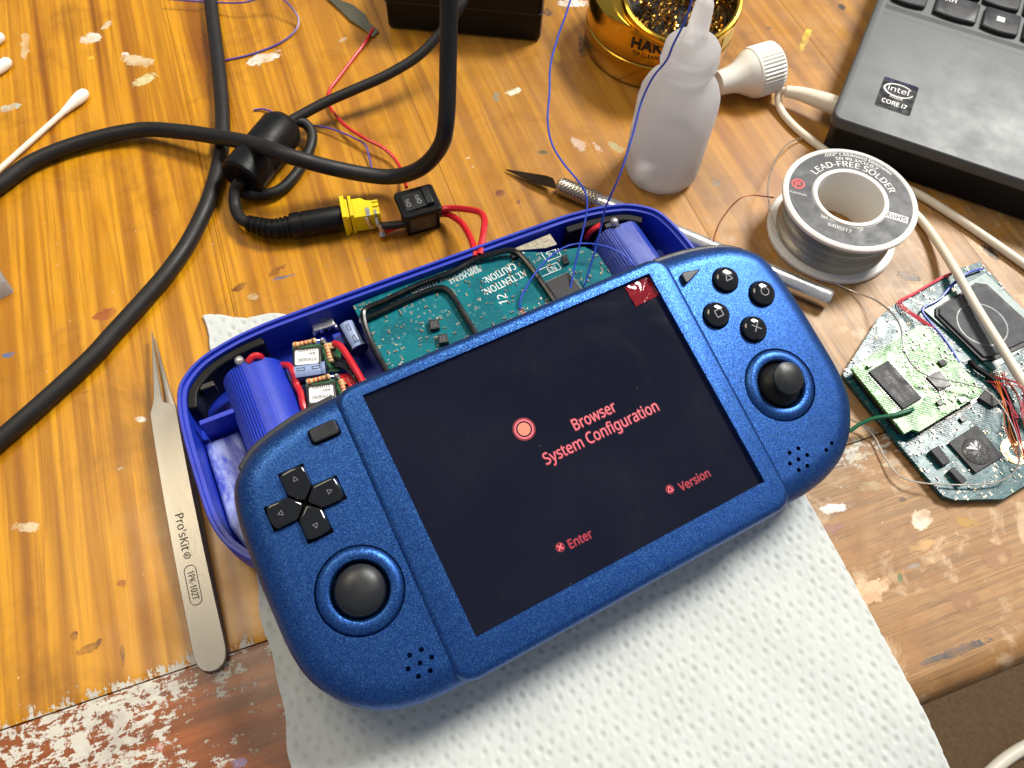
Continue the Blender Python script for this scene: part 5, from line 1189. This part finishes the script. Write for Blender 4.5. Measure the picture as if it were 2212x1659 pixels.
# ------------------------------------------------------------------ loose circuit board on the right
bo0 = P(2040, 850, 0); spare = thing('loose_circuit_board', 'loose green circuit board with a large black chip and stacked daughterboard', 'circuit board', V(bo0.x, bo0.y, 0), ROT_S)
def BL(u, v, z):
    p = P(u, v, z) - V(bo0.x, bo0.y, 0); return V(p.dot(AL), p.dot(PE), z)
Z1 = 3.2
def bp(px, z): return [tuple(BL(u, v, z).xy) for u, v in px]
mp = bp([(2116, 565), (2073, 580), (1936, 654), (1896, 688), (1820, 808), (1938, 955), (2037, 1072), (2063, 1080), (2168, 1078), (2262, 1020), (2330, 800)], Z1)
MB().prism(mp, Z1 - 1.5, Z1).build('main_board', M['pcb2'], spare, smooth=0, bevel=0.1)
for (u, v) in ((1850, 820), (2060, 1060), (2110, 590), (2250, 1000), (1960, 960)):
    p = BL(u, v, 0); MB().lathe([(0, 0), (1.4, 0), (1.6, 0.6), (1.4, Z1 - 1.5), (0, Z1 - 1.5)], 12, Matrix.Translation((p.x, p.y, 0))).build('through_hole_pin', M['solder'], spare)
Z2 = 8.2
dp_px = [(1839, 795), (1905, 752), (1980, 706), (1998, 702), (2018, 722), (2052, 760), (2090, 806), (2120, 838), (2121, 850), (1986, 932), (1970, 928), (1954, 937)]
dp = bp(dp_px, Z2); db = MB().prism(dp, Z2 - 1.2, Z2).build('daughterboard', M['pcb3'], spare, smooth=0)
MB().prism(offset_poly(bp([(1985, 925), (2115, 850), (2105, 838), (1975, 915)], Z2), 0.0), Z1, Z2 - 1.2).build('board_connector', M['chipdark'], spare, smooth=0)
MB().prism(bp([(1850, 800), (1950, 925), (1965, 915), (1865, 792)], Z2), Z1, Z2 - 1.2).build('board_connector', M['chipdark'], spare, smooth=0)
c = chip(spare, ((1919, 778), (1877, 802), (1951, 883), (1992, 859)), Z2, 1.1, 'chip', tl=BL, name='memory_chip', leads=2)
for s, a, b, h in (('SAMSUNG', (1955, 868), (1930, 838), 1.7), ('K9F6408U0A-TCB0', (1966, 862), (1917, 800), 1.5), ('124', (1925, 827), (1915, 815), 1.4), ('TAJ  4X11  KOREA', (1976, 851), (1930, 790), 1.1)):
    A, B = BL(*a, Z2 + 1.1), BL(*b, Z2 + 1.1); text(c, s, A, B, M['dimprint'], h, lift=0.05)
chip(spare, ((2030, 800), (2001, 814), (2029, 844), (2056, 831)), Z2, 1.0, 'chipdark', tl=BL, name='controller_chip', leads=4)
chip(spare, ((2038, 775), (2026, 780), (2035, 791), (2047, 786)), Z2, 1.0, 'chip', tl=BL, name='small_chip')
chip(spare, ((1882, 782), (1872, 788), (1877, 794), (1887, 788)), Z2, 1.3, 'lead', tl=BL, name='ceramic_capacitor')
chip(spare, ((2082, 855), (2070, 862), (2078, 871), (2090, 864)), Z2, 1.0, 'lead', tl=BL, name='ceramic_capacitor')
chip(spare, ((2032, 862), (2022, 868), (2030, 877), (2040, 871)), Z2, 0.9, 'chipdark', tl=BL, name='small_chip')
c = chip(spare, ((2109, 917), (2049, 956), (2108, 1022), (2167, 986)), Z1, 1.2, 'chip', tl=BL, name='graphics_chip')
p = BL(2109, 975, Z1 + 1.2)
rndg = random.Random(4); ep = MB().lathe([(5.2, 0), (5.0, 0.35), (4.0, 0.8), (2.5, 1.1), (0, 1.2)], 28, Matrix.Translation((p.x, p.y, Z1 + 1.2)))
ep.v = [(x + rndg.uniform(-.2, .2), y + rndg.uniform(-.2, .2), z + (rndg.uniform(-.15, .2) if z > Z1 + 1.3 else 0)) for x, y, z in ep.v]
ep.build('glue_blob', M['glue'], c, smooth=20)
text(c, '53', BL(2142, 962, Z1 + 1.2), BL(2134, 955, Z1 + 1.2), M['ink'], 1.4, lift=0.05)
for px in (((2028, 962), (2010, 972), (2038, 1005), (2054, 997)), ((2060, 1008), (2051, 1016), (2078, 1046), (2090, 1037))):
    chip(spare, px, Z1, 2.4, 'chip', tl=BL, name='chip')
chip(spare, ((2129, 841), (2114, 859), (2146, 879), (2159, 872)), Z1, 1.6, 'chip', tl=BL, name='chip')
chip(spare, ((2170, 855), (2160, 868), (2176, 880), (2186, 870)), Z1, 1.6, 'chipdark', tl=BL, name='chip')
chip(spare, ((2082, 897), (2072, 903), (2079, 912), (2090, 906)), Z1, 1.0, 'chipdark', tl=BL, name='small_chip')
pk = MB().prism(bp([(1994, 668), (2128, 590), (2262, 715), (2146, 800)], Z1 + 1), Z1, Z1 + 1.0).build('chip_package', pm('package_green', (52, 92, 88), 0.3), spare, smooth=0)
MB().prism(bp([(2022, 664), (2082, 628), (2107, 610), (2133, 614), (2222, 696), (2224, 742), (2148, 777), (2122, 778), (2022, 680)], Z1 + 2), Z1 + 1.0, Z1 + 1.9).build('chip_frame', M['ink'], pk, smooth=0)
MB().prism(bp([(2030, 664), (2084, 632), (2107, 616), (2129, 619), (2213, 698), (2215, 736), (2145, 768), (2126, 770), (2030, 678)], Z1 + 2.8), Z1 + 1.9, Z1 + 2.7).build('chip_lid', pm('grey_ceramic', (74, 76, 80), 0.55, var=0.08, Specular_IOR_Level=0.15), pk, bevel=0.3)
p = BL(2122, 700, Z1 + 2.7); q = MB(); disc(q, p.x, p.y, Z1 + 2.72, 9.4, 9.9, 60); q.build('lid_ring', pm('pale_ceramic', (92, 94, 98), 0.4), pk, smooth=0)
def okmain(x, y): return not inpoly(x, y, dp) and not inpoly(x, y, bp([(1994, 668), (2128, 590), (2262, 715), (2146, 800)], Z1)) and not inpoly(x, y, bp([(2109, 917), (2049, 956), (2108, 1022), (2167, 986)], Z1))
scatter(spare, mp, Z1, 430, 21, 0.1, keep=okmain, big=0.6)
def okd(x, y): return not inpoly(x, y, bp([(1919, 774), (1870, 800), (1951, 890), (1998, 859)], Z2)) and not inpoly(x, y, bp([(2030, 794), (1994, 814), (2029, 850), (2062, 831)], Z2))
scatter(db, dp, Z2, 150, 22, 0.1, keep=lambda x, y: okd(x, y) and x > BL(1955, 800, Z2).x, big=0.6)
g = MB(); A, B = BL(1985, 936, Z1), BL(2118, 858, Z1)
for i in range(70):
    p = A.lerp(B, i / 69); Mx = frame(V(0, 0, 1), (B - A)).to_4x4(); Mx.translation = V(p.x, p.y, Z1 + 0.25); g.box((0, 0, 0), (0.22, 1.6, 0.35), Mx)
o = g.build('connector_pins', M['lead'], spare, smooth=0); o['kind'] = 'stuff'
c = BL(2188, 980, Z1)
MB().lathe([(2.4, 0.0), (5.0, 0.0), (5.2, 0.35), (2.4, 0.35)], 30, Matrix.Translation((BL(2192, 975, Z1).x, BL(2192, 975, Z1).y, Z1)), closed=True).build('gold_ring_pad', M['pad'], spare)
wire('blue_wire', 'blue wire running round the large chip of the loose board', [(2122, 580, 4.4), (2090, 590, 5), (2060, 612, 5), (2030, 645, 5), (1993, 668, 5), (2008, 695, 5), (2030, 720, 5), (2052, 750, 5), (2072, 784, 4.5)], 0.5, 'blue_wire', n=6)
wire('green_wire', 'dark green wire stub between the loose board and the console', [(1835, 932, 5), (1860, 915, 6.5), (1890, 903, 8), (1930, 897, 9.2), (1960, 888, 9.4), (1972, 884, 9.0)], 0.75, 'green_wire', n=8)
wire('black_lead', 'black lead crossing the loose circuit board into the red wire tangle', [(2095, 780, 4.2), (2110, 795, 5), (2135, 812, 5), (2160, 832, 5), (2178, 860, 5), (2188, 900, 5), (2196, 950, 4.6)], 1.1, 'black', n=8)
rw = random.Random(9)
for k in range(12):
    u0, v0 = rw.uniform(2130, 2170), rw.uniform(800, 830); u2, v2 = rw.uniform(2196, 2235), rw.uniform(900, 1010); um, vm = rw.uniform(2165, 2225), rw.uniform(820, 900)
    wire('enamel_wire', 'fine red enamelled wire in the tangle at the loose board', [(u0, v0, 4.0), (um, vm, rw.uniform(5, 12)), ((um + u2) / 2 + rw.uniform(-12, 12), (vm + v2) / 2, rw.uniform(5, 12)), (u2, v2, rw.uniform(4, 8))], 0.2, 'pink_wire' if k % 3 else 'orange_wire', 'tangle of fine red wires on the loose board', n=5)
for k in range(3):
    wire('enamel_wire', 'fine red enamelled wire along the far edge of the loose board', [(2000 + 9 * k, 702 + 3 * k, 8.6), (1975 + 5 * k, 685, 6), (1938 + 5 * k, 655, 4), (1975, 632 + 2 * k, 4), (2030, 600 + 2 * k, 4), (2066, 585, 4)], 0.26, 'pink_wire', 'fine red wires along the loose board edge', n=5)

# ------------------------------------------------------------------ tweezers
ta_, tb_ = P(330, 722, 3), P(460, 1447, 3); td = (tb_ - ta_); TLn = td.length; td.normalize(); tr = frame(V(0, 0, 1), td)
tw = thing('tweezers', 'brushed steel pointed tweezers lying beside the blue shell', 'tweezers', V(ta_.x, ta_.y, 0), tr)
# local x runs from the tip to the rounded end, y across
def arm(sgn, z0_, z1_, mat):
    prof = [(0, 0.25), (6, 0.55), (14, 1.1), (24, 1.7), (30, 2.2), (33, 3.2), (36, 4.5), (50, 4.6), (90, 4.8), (120, 5.0), (TLn - 5, 4.9), (TLn - 2.5, 4.3), (TLn - 1, 3.2), (TLn, 1.2)]
    xs_ = sorted(set([p[0] for p in prof] + [TLn * k / 40 for k in range(1, 40)])); lps = []
    for x in xs_:
        y = float(np.interp(x, [p[0] for p in prof], [p[1] for p in prof]))
        zc = z0_ + (z1_ - z0_) * min(1, x / TLn) + (0 if sgn < 0 else 4.5 * math.sin(math.pi * min(1, x / TLn)))
        off = max(0, 1 - x / 38) * 0.45 * sgn; lo, hi = -y, y
        if x < 34: c_ = (1.4 - 1.1 * max(0, 1 - x / 34)) * (-sgn); lo, hi = -y * 0.62 + c_, y * 0.62 + c_
        lo += off; hi += off; e = min(0.25, (hi - lo) * 0.2)
        lps.append([(x, lo, zc), (x, hi, zc), (x, hi, zc + 0.8), (x, hi - e, zc + 1.1), (x, lo + e, zc + 1.1), (x, lo, zc + 0.8)])
    return MB().rings(lps).build('arm', M['brushed'], tw, smooth=30)
ar1 = arm(-1, 0.1, 0.1, None); ar2 = arm(1, 3.6, 1.25, None)
def tp_(u, v): p = tr.transposed() @ (P(u, v, 3) - V(ta_.x, ta_.y, 0)); return p
def tw_text(s, x0, x1, y, h, bold=0.0):
    f = lambda x: 3.6 + (1.25 - 3.6) * min(1, x / TLn) + 1.1 + 4.5 * math.sin(math.pi * x / TLn)
    text(ar2, s, (x0, y, f(x0)), (x1, y, f(x1)), M['etch'], h, bold=bold, lift=0.22)
pa, pb = tp_(398, 1120), tp_(428, 1215); pc_, pd_ = tp_(421, 1228), tp_(438, 1302)
tw_text("Pro'sKit", pa.x, pa.x + 12.6, pa.y - 1.5, 2.6, 0.0); tw_text('1PK-102T', pc_.x + 1.6, pd_.x - 1, pa.y - 1.2, 2.0)
q = MB(); f = lambda x: 3.6 + (1.25 - 3.6) * min(1, x / TLn) + 1.1 + 4.5 * math.sin(math.pi * x / TLn)
lo = rrect(pd_.x - pc_.x + 1.2, 3.8, 1.8, 5, (pc_.x + pd_.x) / 2 + .2, pa.y - .25); li = offset_poly(lo, 0.18)
n = len(lo); q.add([(x, y, f(x) + .22) for x, y in lo] + [(x, y, f(x) + .22) for x, y in li], [(i, (i + 1) % n, n + (i + 1) % n, n + i) for i in range(n)]); q.build('etched_frame', M['etch'], ar2, smooth=0)
q = MB(); xr = pa.x + 14.4; disc(q, 0, 0, 0, 0.9, 1.1, 20); q.v = [(x + xr, y + pa.y - .2, f(xr) + .22) for x, y, z in q.v]; q.build('etched_ring', M['etch'], ar2, smooth=0)
text(ar2, 'R', (xr - .4, pa.y - .8, f(xr)), (xr + .4, pa.y - .8, f(xr)), M['etch'], 1.1, lift=.22)

# ------------------------------------------------------------------ cotton swabs, clear plastic piece
def swab(label, a, b, zt=2.6):
    a, b = P(*a, zt), P(*b, 1.3); d = b - a; L_ = d.length; Mx = frame(d).to_4x4(); Mx.translation = a
    t = thing('cotton_swab', label, 'cotton swab', V(a.x, a.y, 0), None, 'cotton swabs')
    hd = MB().lathe([(0, -0.6), (1.2, -0.3), (2.1, 0.8), (2.5, 2.5), (2.55, 5), (2.2, 8), (1.7, 11), (1.35, 14), (1.2, 15)], 28, Mx)
    r_ = random.Random(1); hd.v = [tuple(Vector(v) + V(r_.uniform(-.09, .09), r_.uniform(-.09, .09), r_.uniform(-.09, .09))) for v in hd.v]
    hd.build('cotton_tip', M['cotton'], t, world=True, smooth=80); MB().lathe([(0, 3), (1.15, 3), (1.15, L_), (0, L_)], 20, Mx).build('paper_stick', M['paperstick'], t, world=True)
swab('cotton swab with its stick crossing the thick black cable end', (186, 198), (-30, 392))
swab('cotton swab tip poking in beside the pale green paint fleck', (20, 130), (-70, 205)); swab('cotton swab tip poking in at the far end of the table', (5, 76), (-70, 130))
p0 = P(12, 600, 0); cl = thing('plastic_case', 'clear plastic case corner at the side of the table', 'plastic case', p0, Matrix.Rotation(0.75, 3, 'Z'))
MB().box((-12, 0, 4), (24, 18, 8)).build('case_shell', M['frosted'], cl, bevel=0.8); MB().box((-12, 0, 3), (14, 9, 3)).build('case_core', M['resistor'], cl, bevel=0.5)
wire('white_cable', 'white cable on the floor beyond the table corner', [(2050, 1760, -715), (2140, 1668, -715), (2190, 1628, -715), (2260, 1590, -715)], 7, 'cable_white', cat='cable', n=12)
sc.render.resolution_x = 1024; sc.render.resolution_y = 768
